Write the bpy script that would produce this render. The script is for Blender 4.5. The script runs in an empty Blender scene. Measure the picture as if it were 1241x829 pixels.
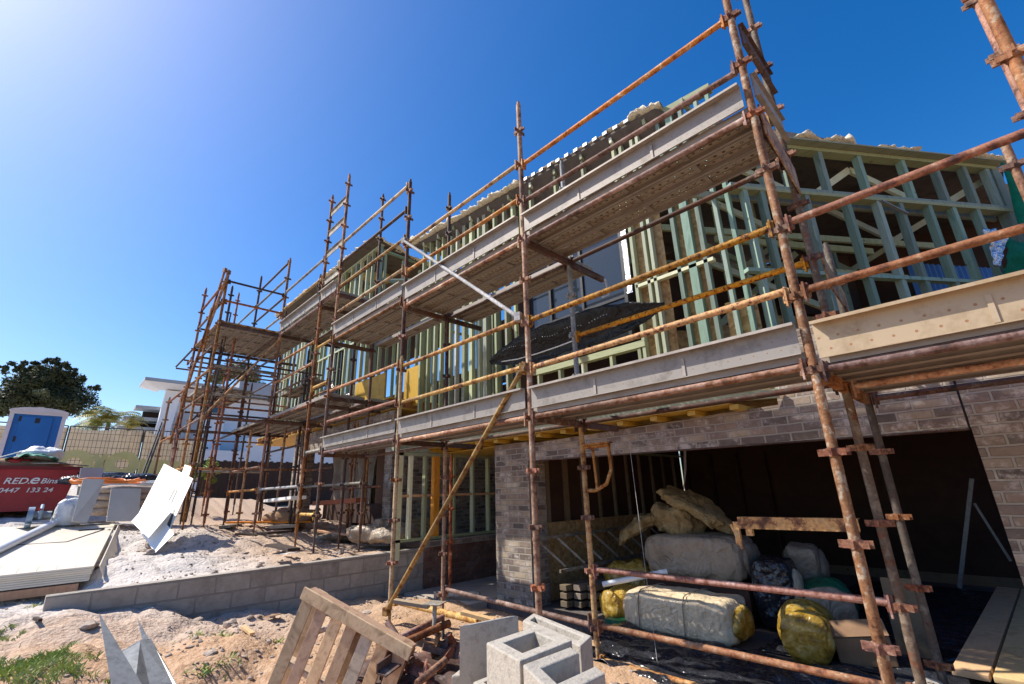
import bpy, bmesh, math, random
from mathutils import Vector, Matrix, noise
random.seed(7)
scn = bpy.context.scene
COL = scn.collection
R_ = math.radians

# ------------------------------------------------------------------ camera frame (solved from the vanishing points)
F, CX, CY, CH = 560.0, 620.5, 414.5, 1.5
_up = Vector((570-CX, CY+1300, -F)).normalized()
_xm = Vector((50-CX, CY-615, -F)).normalized()
_xm = (_xm - _xm.dot(_up)*_up).normalized()
AX = -_xm; AZ = _up; AY = AZ.cross(AX)
def ray(px, py):
    c = Vector((px-CX, CY-py, -F)).normalized()
    return Vector((AX.dot(c), AY.dot(c), AZ.dot(c)))
def A(px, py, X=None, Y=None, Z=None, D=None):
    d = ray(px, py)
    if X is not None: t = X/d.x
    elif Y is not None: t = Y/d.y
    elif Z is not None: t = (Z-CH)/d.z
    else: t = D
    return Vector((0, 0, CH)) + d*t

# ------------------------------------------------------------------ mesh helpers
class MB:
    def __init__(s): s.v = []; s.f = []; s.m = []; s.smooth = set()
    def add(s, vs, fs, mi=0, smooth=False):
        o = len(s.v); s.v += [Vector(v) for v in vs]
        for f in fs:
            if smooth: s.smooth.add(len(s.f))
            s.f.append([i+o for i in f]); s.m.append(mi)
        return s
    def hexa(s, c8, mi=0):
        return s.add(c8, [(0,3,2,1),(4,5,6,7),(0,1,5,4),(1,2,6,5),(2,3,7,6),(3,0,4,7)], mi)
    def box(s, c, size, mat=None, mi=0):
        x, y, z = [k/2 for k in size]; c = Vector(c)
        p = [Vector(q) for q in ((-x,-y,-z),(x,-y,-z),(x,y,-z),(-x,y,-z),(-x,-y,z),(x,-y,z),(x,y,z),(-x,y,z))]
        if mat is not None: p = [mat @ q for q in p]
        return s.hexa([c+q for q in p], mi)
    def bx(s, x0, x1, y0, y1, z0, z1, mi=0):
        return s.box(((x0+x1)/2,(y0+y1)/2,(z0+z1)/2), (abs(x1-x0),abs(y1-y0),abs(z1-z0)), None, mi)
    def beam(s, p, q, w, h, up=(0,0,1), mi=0):
        p = Vector(p); q = Vector(q); d = (q-p); L = d.length; d.normalize()
        u = Vector(up)
        if abs(d.dot(u.normalized())) > .99: u = Vector((0,1,0))
        a = d.cross(u).normalized(); b = a.cross(d).normalized()
        m = Matrix((a, d, b)).transposed()
        return s.box((p+q)/2, (w, L, h), m, mi)
    def tube(s, p, q, r, n=10, r2=None, mi=0, caps=True):
        p = Vector(p); q = Vector(q); d = (q-p).normalized(); r2 = r if r2 is None else r2
        a = d.orthogonal().normalized(); b = d.cross(a)
        vs = []
        for c, rr in ((p, r), (q, r2)):
            for i in range(n):
                t = 2*math.pi*i/n; vs.append(c + a*math.cos(t)*rr + b*math.sin(t)*rr)
        s.add(vs, [(i, (i+1) % n, n+(i+1) % n, n+i) for i in range(n)], mi, True)
        if caps: s.add(vs, [tuple(range(n))[::-1], tuple(range(n, 2*n))], mi)
        return s
    def path(s, pts, r, n=8, mi=0):
        for a, b in zip(pts[:-1], pts[1:]): s.tube(a, b, r, n, mi=mi)
        return s
    def quad(s, a, b, c, d, mi=0): return s.add([a,b,c,d], [(0,1,2,3)], mi)
    def slab(s, pts, n, th, mi=0):
        n = Vector(n).normalized()*th; k = len(pts); pts = [Vector(p) for p in pts]
        vs = pts + [p+n for p in pts]
        s.add(vs, [tuple(range(k))[::-1], tuple(range(k, 2*k))] + [(i,(i+1)%k,k+(i+1)%k,k+i) for i in range(k)], mi)
        return s
    def grid(s, fn, nu, nv, mi=0, smooth=True):
        vs = [fn(i/nu, j/nv) for j in range(nv+1) for i in range(nu+1)]
        fs = [(j*(nu+1)+i, j*(nu+1)+i+1, (j+1)*(nu+1)+i+1, (j+1)*(nu+1)+i) for j in range(nv) for i in range(nu)]
        return s.add(vs, fs, mi, smooth)
    def build(s, name, mats, parent=None, bevel=0, solid=0, fixn=True):
        me = bpy.data.meshes.new(name)
        off = Vector((0,0,0))
        o = bpy.data.objects.new(name, me); COL.objects.link(o)
        if parent is not None:
            o.parent = parent
            p = parent
            while p is not None: off += p.location; p = p.parent
        me.from_pydata([v-off for v in s.v], [], s.f)
        if not isinstance(mats, (list, tuple)): mats = [mats]
        for m in mats: me.materials.append(m)
        for i, p in enumerate(me.polygons):
            p.material_index = s.m[i]; p.use_smooth = i in s.smooth
        if fixn:
            bm = bmesh.new(); bm.from_mesh(me); bmesh.ops.recalc_face_normals(bm, faces=bm.faces); bm.to_mesh(me); bm.free()
        me.update()
        if solid:
            md = o.modifiers.new('solid', 'SOLIDIFY'); md.thickness = solid
        if bevel:
            md = o.modifiers.new('bevel', 'BEVEL'); md.width = bevel; md.segments = 2; md.limit_method = 'ANGLE'
        return o

def empty(name, loc, label=None, cat=None, group=None):
    o = bpy.data.objects.new(name, None); COL.objects.link(o); o.location = loc
    o.empty_display_size = .2
    tag(o, label, cat, group); return o
def tag(o, label=None, cat=None, group=None, kind=None):
    if label: o['label'] = label
    if cat: o['category'] = cat
    if group: o['group'] = group
    if kind: o['kind'] = kind
    return o

def rotz(a): return Matrix.Rotation(a, 3, 'Z')
def eul(x, y, z): return Matrix.Rotation(z,3,'Z') @ Matrix.Rotation(y,3,'Y') @ Matrix.Rotation(x,3,'X')

def blob(mb, c, size, m=None, p=3.0, amp=.03, fr=3.0, nu=40, nv=24, seed=0, sag=0, mi=0):
    """rounded, slightly crumpled bundle: superellipsoid with noise"""
    c = Vector(c); m = m or Matrix.Identity(3)
    def sp(v, e): return math.copysign(abs(v)**e, v)
    e = 2.0/p
    def fn(u, v):
        th = u*2*math.pi; ph = (v-.5)*math.pi
        q = Vector((sp(math.cos(ph), e)*sp(math.cos(th), e)*size[0]/2, sp(math.cos(ph), e)*sp(math.sin(th), e)*size[1]/2, sp(math.sin(ph), e)*size[2]/2))
        k = q.normalized()
        n = noise.noise(q*fr + Vector((seed,seed*2.3,0))) + .5*noise.noise(q*fr*2.7 + Vector((0,seed,seed))) + .12*noise.noise(q*fr*6)
        if u == 1.0: n = n
        q = q + k*amp*n
        q.z -= sag*abs(q.x/size[0]*2)**2
        return c + m @ q
    return mb.grid(fn, nu, nv, mi)

# ------------------------------------------------------------------ materials
def newmat(name):
    m = bpy.data.materials.new(name); m.use_nodes = True
    nt = m.node_tree; b = nt.nodes['Principled BSDF']
    return m, nt, b
def nd(nt, t, **kw):
    n = nt.nodes.new(t)
    for k, v in kw.items():
        if k in n.inputs: n.inputs[k].default_value = v
        else: setattr(n, k, v)
    return n
def coords(nt, scale=(1,1,1), rnd=True):
    tc = nd(nt, 'ShaderNodeTexCoord'); mp = nd(nt, 'ShaderNodeMapping'); mp.inputs['Scale'].default_value = scale
    nt.links.new(tc.outputs['Object'], mp.inputs['Vector'])
    if rnd:
        oi = nd(nt, 'ShaderNodeObjectInfo'); mu = nd(nt, 'ShaderNodeMath', operation='MULTIPLY'); mu.inputs[1].default_value = 37.0
        nt.links.new(oi.outputs['Random'], mu.inputs[0]); nt.links.new(mu.outputs[0], mp.inputs['Location'])
    return mp.outputs['Vector']
def ramp(nt, fac, stops):
    r = nd(nt, 'ShaderNodeValToRGB'); el = r.color_ramp.elements
    while len(el) > 1: el.remove(el[-1])
    for i, (p, c) in enumerate(stops):
        e = el[0] if i == 0 else el.new(p)
        e.position = p; e.color = (*c, 1) if len(c) == 3 else c
    nt.links.new(fac, r.inputs['Fac']); return r.outputs['Color']
def bump(nt, b, h, strength=.4, dist=.01):
    n = nd(nt, 'ShaderNodeBump'); n.inputs['Strength'].default_value = strength; n.inputs['Distance'].default_value = dist
    nt.links.new(h, n.inputs['Height']); nt.links.new(n.outputs['Normal'], b.inputs['Normal'])
def mottled(name, cols, scale=6, detail=6, rough=.8, metal=0, stretch=(1,1,1), bstr=.3, bdist=.005, dist=.0, pos=(.3,.5,.7), rscale=None, spec=.4):
    m, nt, b = newmat(name)
    v = coords(nt, stretch)
    n = nd(nt, 'ShaderNodeTexNoise'); n.inputs['Scale'].default_value = scale; n.inputs['Detail'].default_value = detail; n.inputs['Roughness'].default_value = .65
    n.inputs['Distortion'].default_value = dist
    nt.links.new(v, n.inputs['Vector'])
    k = len(cols)
    ps = pos if len(pos) == k else [0.3+.4*i/max(1,k-1) for i in range(k)]
    c = ramp(nt, n.outputs['Fac'], list(zip(ps, cols)))
    nt.links.new(c, b.inputs['Base Color'])
    b.inputs['Roughness'].default_value = rough; b.inputs['Metallic'].default_value = metal
    b.inputs['Specular IOR Level'].default_value = spec
    n2 = nd(nt, 'ShaderNodeTexNoise'); n2.inputs['Scale'].default_value = scale*4; n2.inputs['Detail'].default_value = 4
    nt.links.new(v, n2.inputs['Vector'])
    if bstr: bump(nt, b, n2.outputs['Fac'], bstr, bdist)
    return m

def rust(name, base, spots, dark, pale, scale=9, rough=.75, bstr=.5, amt=.5):
    """scaffold steel: base coat, rust blotches, dark pits and pale zinc flecks; each object shifted"""
    m, nt, b = newmat(name)
    v = coords(nt)
    n1 = nd(nt, 'ShaderNodeTexNoise'); n1.inputs['Scale'].default_value = scale; n1.inputs['Detail'].default_value = 8; n1.inputs['Roughness'].default_value = .72
    nt.links.new(v, n1.inputs['Vector'])
    c1 = ramp(nt, n1.outputs['Fac'], [(amt-.13, pale), (amt-.07, base), (amt+.0, base), (amt+.05, spots), (amt+.13, dark)])
    n2 = nd(nt, 'ShaderNodeTexNoise'); n2.inputs['Scale'].default_value = 1.3; n2.inputs['Detail'].default_value = 3
    nt.links.new(v, n2.inputs['Vector'])
    n3 = nd(nt, 'ShaderNodeTexNoise'); n3.inputs['Scale'].default_value = 45; n3.inputs['Detail'].default_value = 5
    nt.links.new(v, n3.inputs['Vector'])
    mx = nd(nt, 'ShaderNodeMixRGB', blend_type='MULTIPLY'); mx.inputs['Fac'].default_value = .55
    nt.links.new(c1, mx.inputs['Color1'])
    nt.links.new(ramp(nt, n3.outputs['Fac'], [(.35,(.42,.36,.32)),(.6,(1.0,1.0,1.0))]), mx.inputs['Color2'])
    hs = nd(nt, 'ShaderNodeHueSaturation'); nt.links.new(mx.outputs[0], hs.inputs['Color'])
    mr = nd(nt, 'ShaderNodeMapRange'); mr.inputs['From Min'].default_value = .3; mr.inputs['From Max'].default_value = .7; mr.inputs['To Min'].default_value = .6; mr.inputs['To Max'].default_value = 1.35
    nt.links.new(n2.outputs['Fac'], mr.inputs['Value'])
    oi = nd(nt, 'ShaderNodeObjectInfo'); wn = nd(nt, 'ShaderNodeTexWhiteNoise', noise_dimensions='1D'); nt.links.new(oi.outputs['Random'], wn.inputs['W'])
    sc = nd(nt, 'ShaderNodeSeparateColor'); nt.links.new(wn.outputs['Color'], sc.inputs[0])
    for src, key, lo, hi in ((0,'Hue',.494,.512),(1,'Saturation',.75,1.18)):
        q = nd(nt, 'ShaderNodeMapRange'); q.inputs['To Min'].default_value = lo; q.inputs['To Max'].default_value = hi; nt.links.new(sc.outputs[src], q.inputs['Value']); nt.links.new(q.outputs[0], hs.inputs[key])
    q = nd(nt, 'ShaderNodeMapRange'); q.inputs['To Min'].default_value = .6; q.inputs['To Max'].default_value = 1.25; nt.links.new(sc.outputs[2], q.inputs['Value'])
    mm = nd(nt, 'ShaderNodeMath', operation='MULTIPLY'); nt.links.new(q.outputs[0], mm.inputs[0]); nt.links.new(mr.outputs[0], mm.inputs[1]); nt.links.new(mm.outputs[0], hs.inputs['Value'])
    nt.links.new(hs.outputs[0], b.inputs['Base Color'])
    b.inputs['Roughness'].default_value = rough; b.inputs['Metallic'].default_value = .15
    bump(nt, b, n3.outputs['Fac'], bstr, .004)
    return m

M = {}
M['rust_red'] = rust('rust_red', (.32,.125,.06), (.20,.06,.025), (.06,.026,.02), (.46,.29,.19))
M['rust_orange'] = rust('rust_orange', (.42,.20,.085), (.30,.10,.03), (.07,.03,.02), (.56,.42,.28), amt=.52)
M['rust_yellow'] = rust('rust_yellow', (.50,.31,.13), (.34,.15,.055), (.09,.04,.02), (.58,.45,.27))
M['rust_dark'] = rust('rust_dark', (.11,.07,.06), (.15,.06,.04), (.03,.02,.02), (.24,.19,.17))
M['rust_pink'] = rust('rust_pink', (.30,.18,.15), (.20,.09,.06), (.09,.05,.04), (.45,.33,.29))
M['rust_spotty'] = rust('rust_spotty', (.58,.29,.07), (.22,.07,.025), (.035,.02,.015), (.62,.40,.16), scale=26, amt=.52)
M['rust_flecked'] = rust('rust_flecked', (.33,.155,.085), (.21,.08,.04), (.06,.03,.02), (.52,.42,.33), scale=14, amt=.55)
M['tube_brown'] = rust('tube_brown', (.15,.115,.085), (.20,.09,.05), (.05,.04,.035), (.26,.21,.16), amt=.55)
M['tube_grey'] = rust('tube_grey', (.30,.27,.22), (.25,.13,.07), (.10,.08,.06), (.42,.40,.36), amt=.56)
M['tube_zinc'] = rust('tube_zinc', (.42,.42,.42), (.34,.30,.28), (.2,.17,.15), (.55,.55,.55), amt=.6)
M['collar'] = rust('collar_rust', (.30,.135,.08), (.20,.08,.05), (.07,.035,.03), (.44,.30,.22), scale=22, rough=.85)

def perforated(name, col, col2, hole_rows=(.055,.115,.175), pitch=.075, r=.0085, axis_y=True, through=True, dark=(.1,.05,.03), rustc=(.25,.12,.06), z0=None, gap=None):
    """steel sheet with rows of punched holes laid out in the part's own x / y (or z) coordinates"""
    m, nt, b = newmat(name)
    tc = nd(nt, 'ShaderNodeTexCoord'); sx = nd(nt, 'ShaderNodeSeparateXYZ'); nt.links.new(tc.outputs['UV'], sx.inputs[0])
    def math_(op, a, bb=None):
        n = nd(nt, 'ShaderNodeMath', operation=op)
        for i, q in enumerate((a, bb)):
            if q is None: continue
            if isinstance(q, (int, float)): n.inputs[i].default_value = q
            else: nt.links.new(q, n.inputs[i])
        return n.outputs[0]
    U, Vv = sx.outputs[0], sx.outputs[1]
    best = None
    for i, row in enumerate(hole_rows):
        uu = math_('SUBTRACT', math_('MODULO', math_('ADD', U, 10+pitch*.5*(i % 2)), pitch), pitch/2)
        vv = math_('SUBTRACT', Vv, row)
        d = math_('SQRT', math_('ADD', math_('MULTIPLY', uu, uu), math_('MULTIPLY', vv, vv)))
        best = d if best is None else math_('MINIMUM', best, d)
    mask = math_('LESS_THAN', best, r)
    n = nd(nt, 'ShaderNodeTexNoise'); n.inputs['Scale'].default_value = 5; n.inputs['Detail'].default_value = 7; n.inputs['Roughness'].default_value = .7
    nt.links.new(coords(nt), n.inputs['Vector'])
    c = ramp(nt, n.outputs['Fac'], [(.3, col), (.5, col2), (.66, col2), (.76, rustc)])
    mx = nd(nt, 'ShaderNodeMixRGB'); nt.links.new(math_('LESS_THAN', best, r*1.7), mx.inputs['Fac']); nt.links.new(c, mx.inputs['Color1']); mx.inputs['Color2'].default_value = (*dark, 1)
    nt.links.new(mx.outputs[0], b.inputs['Base Color'])
    b.inputs['Roughness'].default_value = .62; b.inputs['Metallic'].default_value = .25
    if through:
        inv = math_('SUBTRACT', 1.0, mask); nt.links.new(inv, b.inputs['Alpha'])
    bump(nt, b, math_('MINIMUM', best, r*2.5), .6, .01)
    return m
M['deck'] = perforated('deck_steel', (.27,.20,.14), (.42,.35,.27))
M['deck_plain'] = mottled('deck_steel_edge', [(.20,.15,.12),(.33,.29,.25),(.24,.20,.17)], 5, rough=.6, metal=.2, stretch=(.3,1,1))
M['toe'] = perforated('toeboard_steel', (.16,.14,.12), (.28,.255,.23), hole_rows=(.05,.115), pitch=.085, r=.0032, through=False, dark=(.24,.15,.10), rustc=(.26,.16,.10))
M['toe_tan'] = perforated('toeboard_tan', (.33,.24,.14), (.45,.35,.23), hole_rows=(.05,.125), pitch=.10, r=.0045, through=False, dark=(.32,.16,.08), rustc=(.48,.30,.15))
M['toe_edge'] = mottled('toeboard_edge', [(.25,.22,.19),(.38,.34,.30)], 6, rough=.6, metal=.2, pos=(.35,.65))
M['toe_edge_tan'] = mottled('toeboard_edge_tan', [(.36,.26,.15),(.48,.38,.26)], 6, rough=.6, metal=.2, pos=(.35,.65))

def wood(name, a, bcol, c, scale=3, stretch=(1,14,14), rough=.75):
    m = mottled(name, [a, bcol, c], scale, 8, rough, 0, stretch, .35, .003, dist=.6)
    nt = m.node_tree; b = nt.nodes['Principled BSDF']; src = b.inputs['Base Color'].links[0].from_socket
    oi = nd(nt, 'ShaderNodeObjectInfo'); wn = nd(nt, 'ShaderNodeTexWhiteNoise', noise_dimensions='1D'); nt.links.new(oi.outputs['Random'], wn.inputs['W'])
    sc = nd(nt, 'ShaderNodeSeparateColor'); nt.links.new(wn.outputs['Color'], sc.inputs[0]); hs = nd(nt, 'ShaderNodeHueSaturation')
    for s_, key, lo, hi in ((0,'Hue',.485,.51),(1,'Saturation',.7,1.2),(2,'Value',.72,1.35)):
        q = nd(nt, 'ShaderNodeMapRange'); q.inputs['To Min'].default_value = lo; q.inputs['To Max'].default_value = hi; nt.links.new(sc.outputs[s_], q.inputs['Value']); nt.links.new(q.outputs[0], hs.inputs[key])
    # knots and dirty scuffs
    vo = nd(nt, 'ShaderNodeTexVoronoi'); vo.inputs['Scale'].default_value = 3.2; nt.links.new(coords(nt), vo.inputs['Vector'])
    mx = nd(nt, 'ShaderNodeMixRGB', blend_type='MULTIPLY'); mx.inputs['Fac'].default_value = .8
    nt.links.new(src, mx.inputs['Color1']); nt.links.new(ramp(nt, vo.outputs['Distance'], [(.0,(.25,.18,.12)),(.05,(.4,.32,.25)),(.075,(1,1,1))]), mx.inputs['Color2'])
    nt.links.new(mx.outputs[0], hs.inputs['Color']); nt.links.new(hs.outputs[0], b.inputs['Base Color'])
    return m
WG = dict(a=(.20,.24,.13), bcol=(.35,.39,.24), c=(.25,.28,.16))
M['pine_green'] = wood('treated_pine_green', scale=2, stretch=(9,9,1), **WG)
M['pine_teal'] = wood('treated_pine_teal', (.11,.18,.14), (.22,.31,.25), (.15,.22,.17), 2, (9,9,1))
M['pine_pale'] = wood('treated_pine_pale', (.50,.50,.32), (.58,.60,.42), (.44,.46,.30), 2, (3,3,3))
M['pine_h'] = wood('treated_pine_flat', scale=2, stretch=(1,9,9), **WG)
M['raw_wood'] = wood('raw_timber', (.42,.25,.10), (.56,.36,.15), (.38,.22,.08), 2.2, (3,3,3))
M['orange_wood'] = wood('orange_timber', (.48,.22,.07), (.60,.31,.11), (.42,.19,.06), 2.2, (6,6,1))
M['pallet'] = wood('weathered_pallet_wood', (.34,.21,.12), (.60,.42,.26), (.22,.13,.07), 6, (1,1,1))
M['yellow_ply'] = mottled('yellow_form_plywood', [(.42,.24,.03),(.58,.36,.05),(.50,.30,.05)], 3, rough=.5)
M['cream'] = mottled('cream_fibre_sheet', [(.62,.55,.44),(.74,.67,.56)], 2, rough=.6, bstr=.05, pos=(.3,.7))
M['white_sheet'] = mottled('white_fibre_sheet', [(.80,.79,.76),(.88,.87,.84)], 2, rough=.5, bstr=.05, pos=(.3,.7))
M['white_paint'] = mottled('white_render', [(.72,.74,.76),(.80,.82,.84)], .8, rough=.6, bstr=.05, pos=(.3,.7))
M['grey_paint'] = mottled('grey_paint', [(.30,.33,.36),(.38,.41,.44)], .8, rough=.6, bstr=.05, pos=(.3,.7))
M['fluff'] = mottled('insulation_fluff', [(.62,.52,.34),(.80,.72,.54),(.86,.80,.66)], 14, rough=1, bstr=1, bdist=.03)
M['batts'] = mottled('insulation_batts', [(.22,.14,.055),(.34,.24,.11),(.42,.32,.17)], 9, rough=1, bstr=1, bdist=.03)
M['batts_yellow'] = mottled('insulation_yellow', [(.34,.20,.03),(.50,.33,.06),(.46,.32,.10)], 7, rough=1, bstr=1, bdist=.03)
M['black_wrap'] = mottled('black_wrap', [(.004,.005,.008),(.012,.013,.018)], 6, rough=.42, bstr=.6, bdist=.02, pos=(.3,.7), spec=.35)
M['black'] = mottled('black_plastic', [(.012,.013,.018),(.03,.032,.04)], 6, rough=.25, bstr=.5, bdist=.02, pos=(.3,.7), spec=.6)
M['black_matt'] = mottled('black_powdercoat', [(.015,.016,.02),(.03,.03,.035)], 6, rough=.5, pos=(.3,.7))
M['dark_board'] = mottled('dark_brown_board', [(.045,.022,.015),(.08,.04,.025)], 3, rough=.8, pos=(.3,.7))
M['roof_metal'] = mottled('roof_metal', [(.25,.25,.26),(.35,.35,.36)], 3, rough=.45, metal=.5, pos=(.3,.7))
M['roof_shade'] = mottled('shaded_roof_sheet', [(.05,.04,.035),(.11,.09,.075),(.07,.055,.045)], 3, rough=.8)  # dark brown roof sheet: shade of the unlit interior put into colour
M['shade_wood'] = wood('shaded_timber', (.13,.10,.07), (.20,.155,.10), (.15,.115,.075), 3, (3,3,3))  # darkened timber: the garage's shade is put into its colour
M['sunlit_rust'] = rust('sunlit_rust', (.85,.38,.08), (.42,.13,.03), (.16,.05,.02), (.74,.46,.2))  # brightened rust: sunlight on the bracket is put into the colour
M['blue_metal'] = mottled('blue_corrugated', [(.05,.16,.42),(.08,.22,.52)], 3, rough=.4, pos=(.3,.7))
M['green_cloth'] = mottled('green_shade_cloth', [(.01,.24,.15),(.02,.34,.22)], 30, rough=.9, pos=(.3,.7))
M['foil'] = mottled('silver_foil', [(.5,.53,.6),(.8,.82,.86)], 8, rough=.22, metal=.9, pos=(.3,.7), bstr=1, bdist=.03)
M['galv'] = mottled('galvanised_sheet', [(.20,.20,.19),(.36,.37,.36),(.26,.26,.25)], 12, 9, rough=.55, metal=.55, bstr=.3)
M['alu'] = mottled('aluminium', [(.5,.5,.5),(.62,.62,.62)], 5, rough=.4, metal=.8, bstr=.1, pos=(.3,.7))
M['slab_dark'] = mottled('shade_darkened_slab', [(.07,.06,.055),(.13,.11,.10),(.09,.08,.07)], 3, rough=.9)  # slab kept dark so its colour carries the garage shade
M['concrete'] = mottled('concrete_slab', [(.30,.26,.21),(.42,.37,.31),(.36,.32,.27)], 3, rough=.9)
M['block'] = mottled('concrete_block', [(.27,.24,.20),(.44,.40,.34),(.35,.32,.275)], 22, 10, rough=.95, bstr=.8, bdist=.004)
M['bale_wrap'] = mottled('bale_wrap', [(.48,.36,.20),(.74,.61,.42),(.58,.45,.28)], 5, 8, rough=.3, bstr=.8, bdist=.006, stretch=(7,1.5,1))
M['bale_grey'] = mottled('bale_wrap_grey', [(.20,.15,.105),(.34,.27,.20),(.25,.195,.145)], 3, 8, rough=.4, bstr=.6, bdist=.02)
M['gold_wrap'] = mottled('gold_wrap', [(.10,.055,.01),(.36,.22,.03),(.60,.47,.20)], 9, 8, rough=.28, bstr=1, bdist=.02)
M['green_wrap'] = mottled('green_wrap', [(.01,.10,.05),(.02,.2,.1)], 6, rough=.4, pos=(.3,.7))
M['cardboard'] = mottled('cardboard', [(.24,.14,.08),(.34,.21,.12)], 4, rough=.9, pos=(.3,.7), bstr=.1)
M['red_paint'] = mottled('red_bin_paint', [(.26,.012,.018),(.36,.02,.025),(.24,.015,.015)], 3, 8, rough=.45, bstr=.15)
M['dark_red'] = mottled('dark_red', [(.18,.01,.012),(.12,.008,.01)], 3, rough=.6, pos=(.3,.7))
M['bin_white'] = mottled('lettering_white', [(.72,.68,.66),(.82,.8,.78)], 20, rough=.6, pos=(.3,.7))
M['toilet_blue'] = mottled('toilet_blue', [(.01,.13,.42),(.015,.17,.50)], 2, rough=.4, pos=(.3,.7), bstr=.05)
M['toilet_white'] = mottled('toilet_white', [(.62,.60,.60),(.74,.72,.72)], 2, rough=.4, pos=(.3,.7), bstr=.05)
M['plastic_white'] = mottled('white_plastic', [(.68,.70,.70),(.85,.86,.86)], 8, rough=.35, pos=(.3,.7), bstr=.8, bdist=.03)
M['mesh_green'] = mottled('green_netting', [(.05,.22,.15),(.12,.38,.28)], 12, rough=.7, pos=(.3,.7), bstr=.8, bdist=.03)
M['pvc'] = mottled('white_pvc', [(.72,.75,.80),(.82,.85,.9)], 3, rough=.3, pos=(.3,.7), bstr=.02)
M['saw_blue'] = mottled('saw_casing', [(.12,.20,.30),(.30,.38,.46)], 12, rough=.4, pos=(.3,.7))
M['banner'] = mottled('fence_banner', [(.42,.33,.22),(.52,.42,.30),(.47,.38,.27)], 2, rough=.9, bstr=.3, bdist=.02)
M['banner_yellow'] = mottled('banner_yellow', [(.60,.48,.12),(.70,.58,.2)], 4, rough=.9, pos=(.3,.7), bstr=.1)
def cloth(name, cols, sc=2, tr=.5):
    m = mottled(name, cols, sc, rough=.9, bstr=.2, bdist=.01); nt = m.node_tree; b = nt.nodes['Principled BSDF']
    t = nd(nt, 'ShaderNodeBsdfTranslucent'); mx = nd(nt, 'ShaderNodeMixShader'); mx.inputs[0].default_value = tr
    col = b.inputs['Base Color'].links[0].from_socket; nt.links.new(col, t.inputs['Color'])
    out = [n for n in nt.nodes if n.type == 'OUTPUT_MATERIAL'][0]; nt.links.new(b.outputs[0], mx.inputs[1]); nt.links.new(t.outputs[0], mx.inputs[2]); nt.links.new(mx.outputs[0], out.inputs[0]); return m
M['banner'] = cloth('fence_banner', [(.56,.48,.37),(.72,.64,.52),(.64,.56,.45)], 2, .5)
M['banner_yellow'] = cloth('banner_yellow', [(.74,.66,.26),(.82,.74,.36)], 4, .3)
M['green_cloth'] = cloth('green_shade_cloth', [(.01,.26,.16),(.02,.38,.25)], 12, .6)
M['wire'] = mottled('fence_wire', [(.07,.06,.05),(.12,.1,.09)], 8, rough=.6, pos=(.3,.7))
M['bark'] = mottled('bark', [(.07,.05,.035),(.14,.1,.07)], 8, rough=.95, pos=(.3,.7))
M['fence_brown'] = mottled('brown_paling', [(.035,.022,.018),(.06,.038,.028)], 3, rough=.9, pos=(.3,.7), stretch=(8,8,1))
M['red_ochre'] = mottled('red_oxide_beam', [(.26,.07,.03),(.34,.11,.05)], 4, rough=.7, pos=(.3,.7))
M['orange_hose'] = mottled('orange_hose', [(.70,.16,.02),(.80,.25,.04)], 8, rough=.4, pos=(.3,.7))
M['rock'] = mottled('rubble_rock', [(.26,.20,.16),(.42,.34,.28),(.34,.27,.21)], 9, rough=.95, bstr=.8, bdist=.01)
M['string'] = mottled('string', [(.5,.48,.45),(.6,.58,.55)], 3, rough=.8, pos=(.3,.7), bstr=0)

def crinkle(key, strength=.9, dist=.03, scale=5):
    m = M[key]; nt = m.node_tree; b = nt.nodes['Principled BSDF']; v = coords(nt, (1,1.3,1))
    n = nd(nt, 'ShaderNodeTexNoise'); n.inputs['Scale'].default_value = 2.2; n.inputs['Detail'].default_value = 4; nt.links.new(v, n.inputs['Vector'])
    va = nd(nt, 'ShaderNodeVectorMath', operation='MULTIPLY_ADD'); nt.links.new(n.outputs['Color'], va.inputs[0]); va.inputs[1].default_value = (.9,.9,.9); nt.links.new(v, va.inputs[2])
    vo = nd(nt, 'ShaderNodeTexVoronoi', feature='DISTANCE_TO_EDGE'); vo.inputs['Scale'].default_value = scale; nt.links.new(va.outputs[0], vo.inputs['Vector'])
    vo2 = nd(nt, 'ShaderNodeTexVoronoi', feature='F1'); vo2.inputs['Scale'].default_value = scale*2.3; nt.links.new(va.outputs[0], vo2.inputs['Vector'])
    ad = nd(nt, 'ShaderNodeMath', operation='MULTIPLY_ADD'); nt.links.new(vo2.outputs['Distance'], ad.inputs[0]); ad.inputs[1].default_value = .35
    mn = nd(nt, 'ShaderNodeMath', operation='MINIMUM'); nt.links.new(vo.outputs['Distance'], mn.inputs[0]); mn.inputs[1].default_value = .25
    nt.links.new(mn.outputs[0], ad.inputs[2])
    bump(nt, b, ad.outputs[0], strength, dist)
for k_ in ('bale_wrap','bale_grey','gold_wrap','green_wrap','plastic_white'): crinkle(k_)
crinkle('black', 1, .04, 4); crinkle('black_wrap', .8, .03, 6)
def osb(name='osb_board'):
    m, nt, b = newmat(name); v = coords(nt, (1,1,1))
    vo = nd(nt, 'ShaderNodeTexVoronoi'); vo.inputs['Scale'].default_value = 22; vo.inputs['Randomness'].default_value = 1
    nt.links.new(v, vo.inputs['Vector'])
    sp = nd(nt, 'ShaderNodeSeparateColor'); nt.links.new(vo.outputs['Color'], sp.inputs[0])
    c = ramp(nt, sp.outputs[0], [(0,(.30,.17,.06)),(.4,(.44,.28,.12)),(.8,(.54,.37,.17)),(1,(.36,.20,.08))])
    nt.links.new(c, b.inputs['Base Color']); b.inputs['Roughness'].default_value = .8
    bump(nt, b, vo.outputs['Distance'], .3, .004); return m
M['osb'] = osb()

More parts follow.
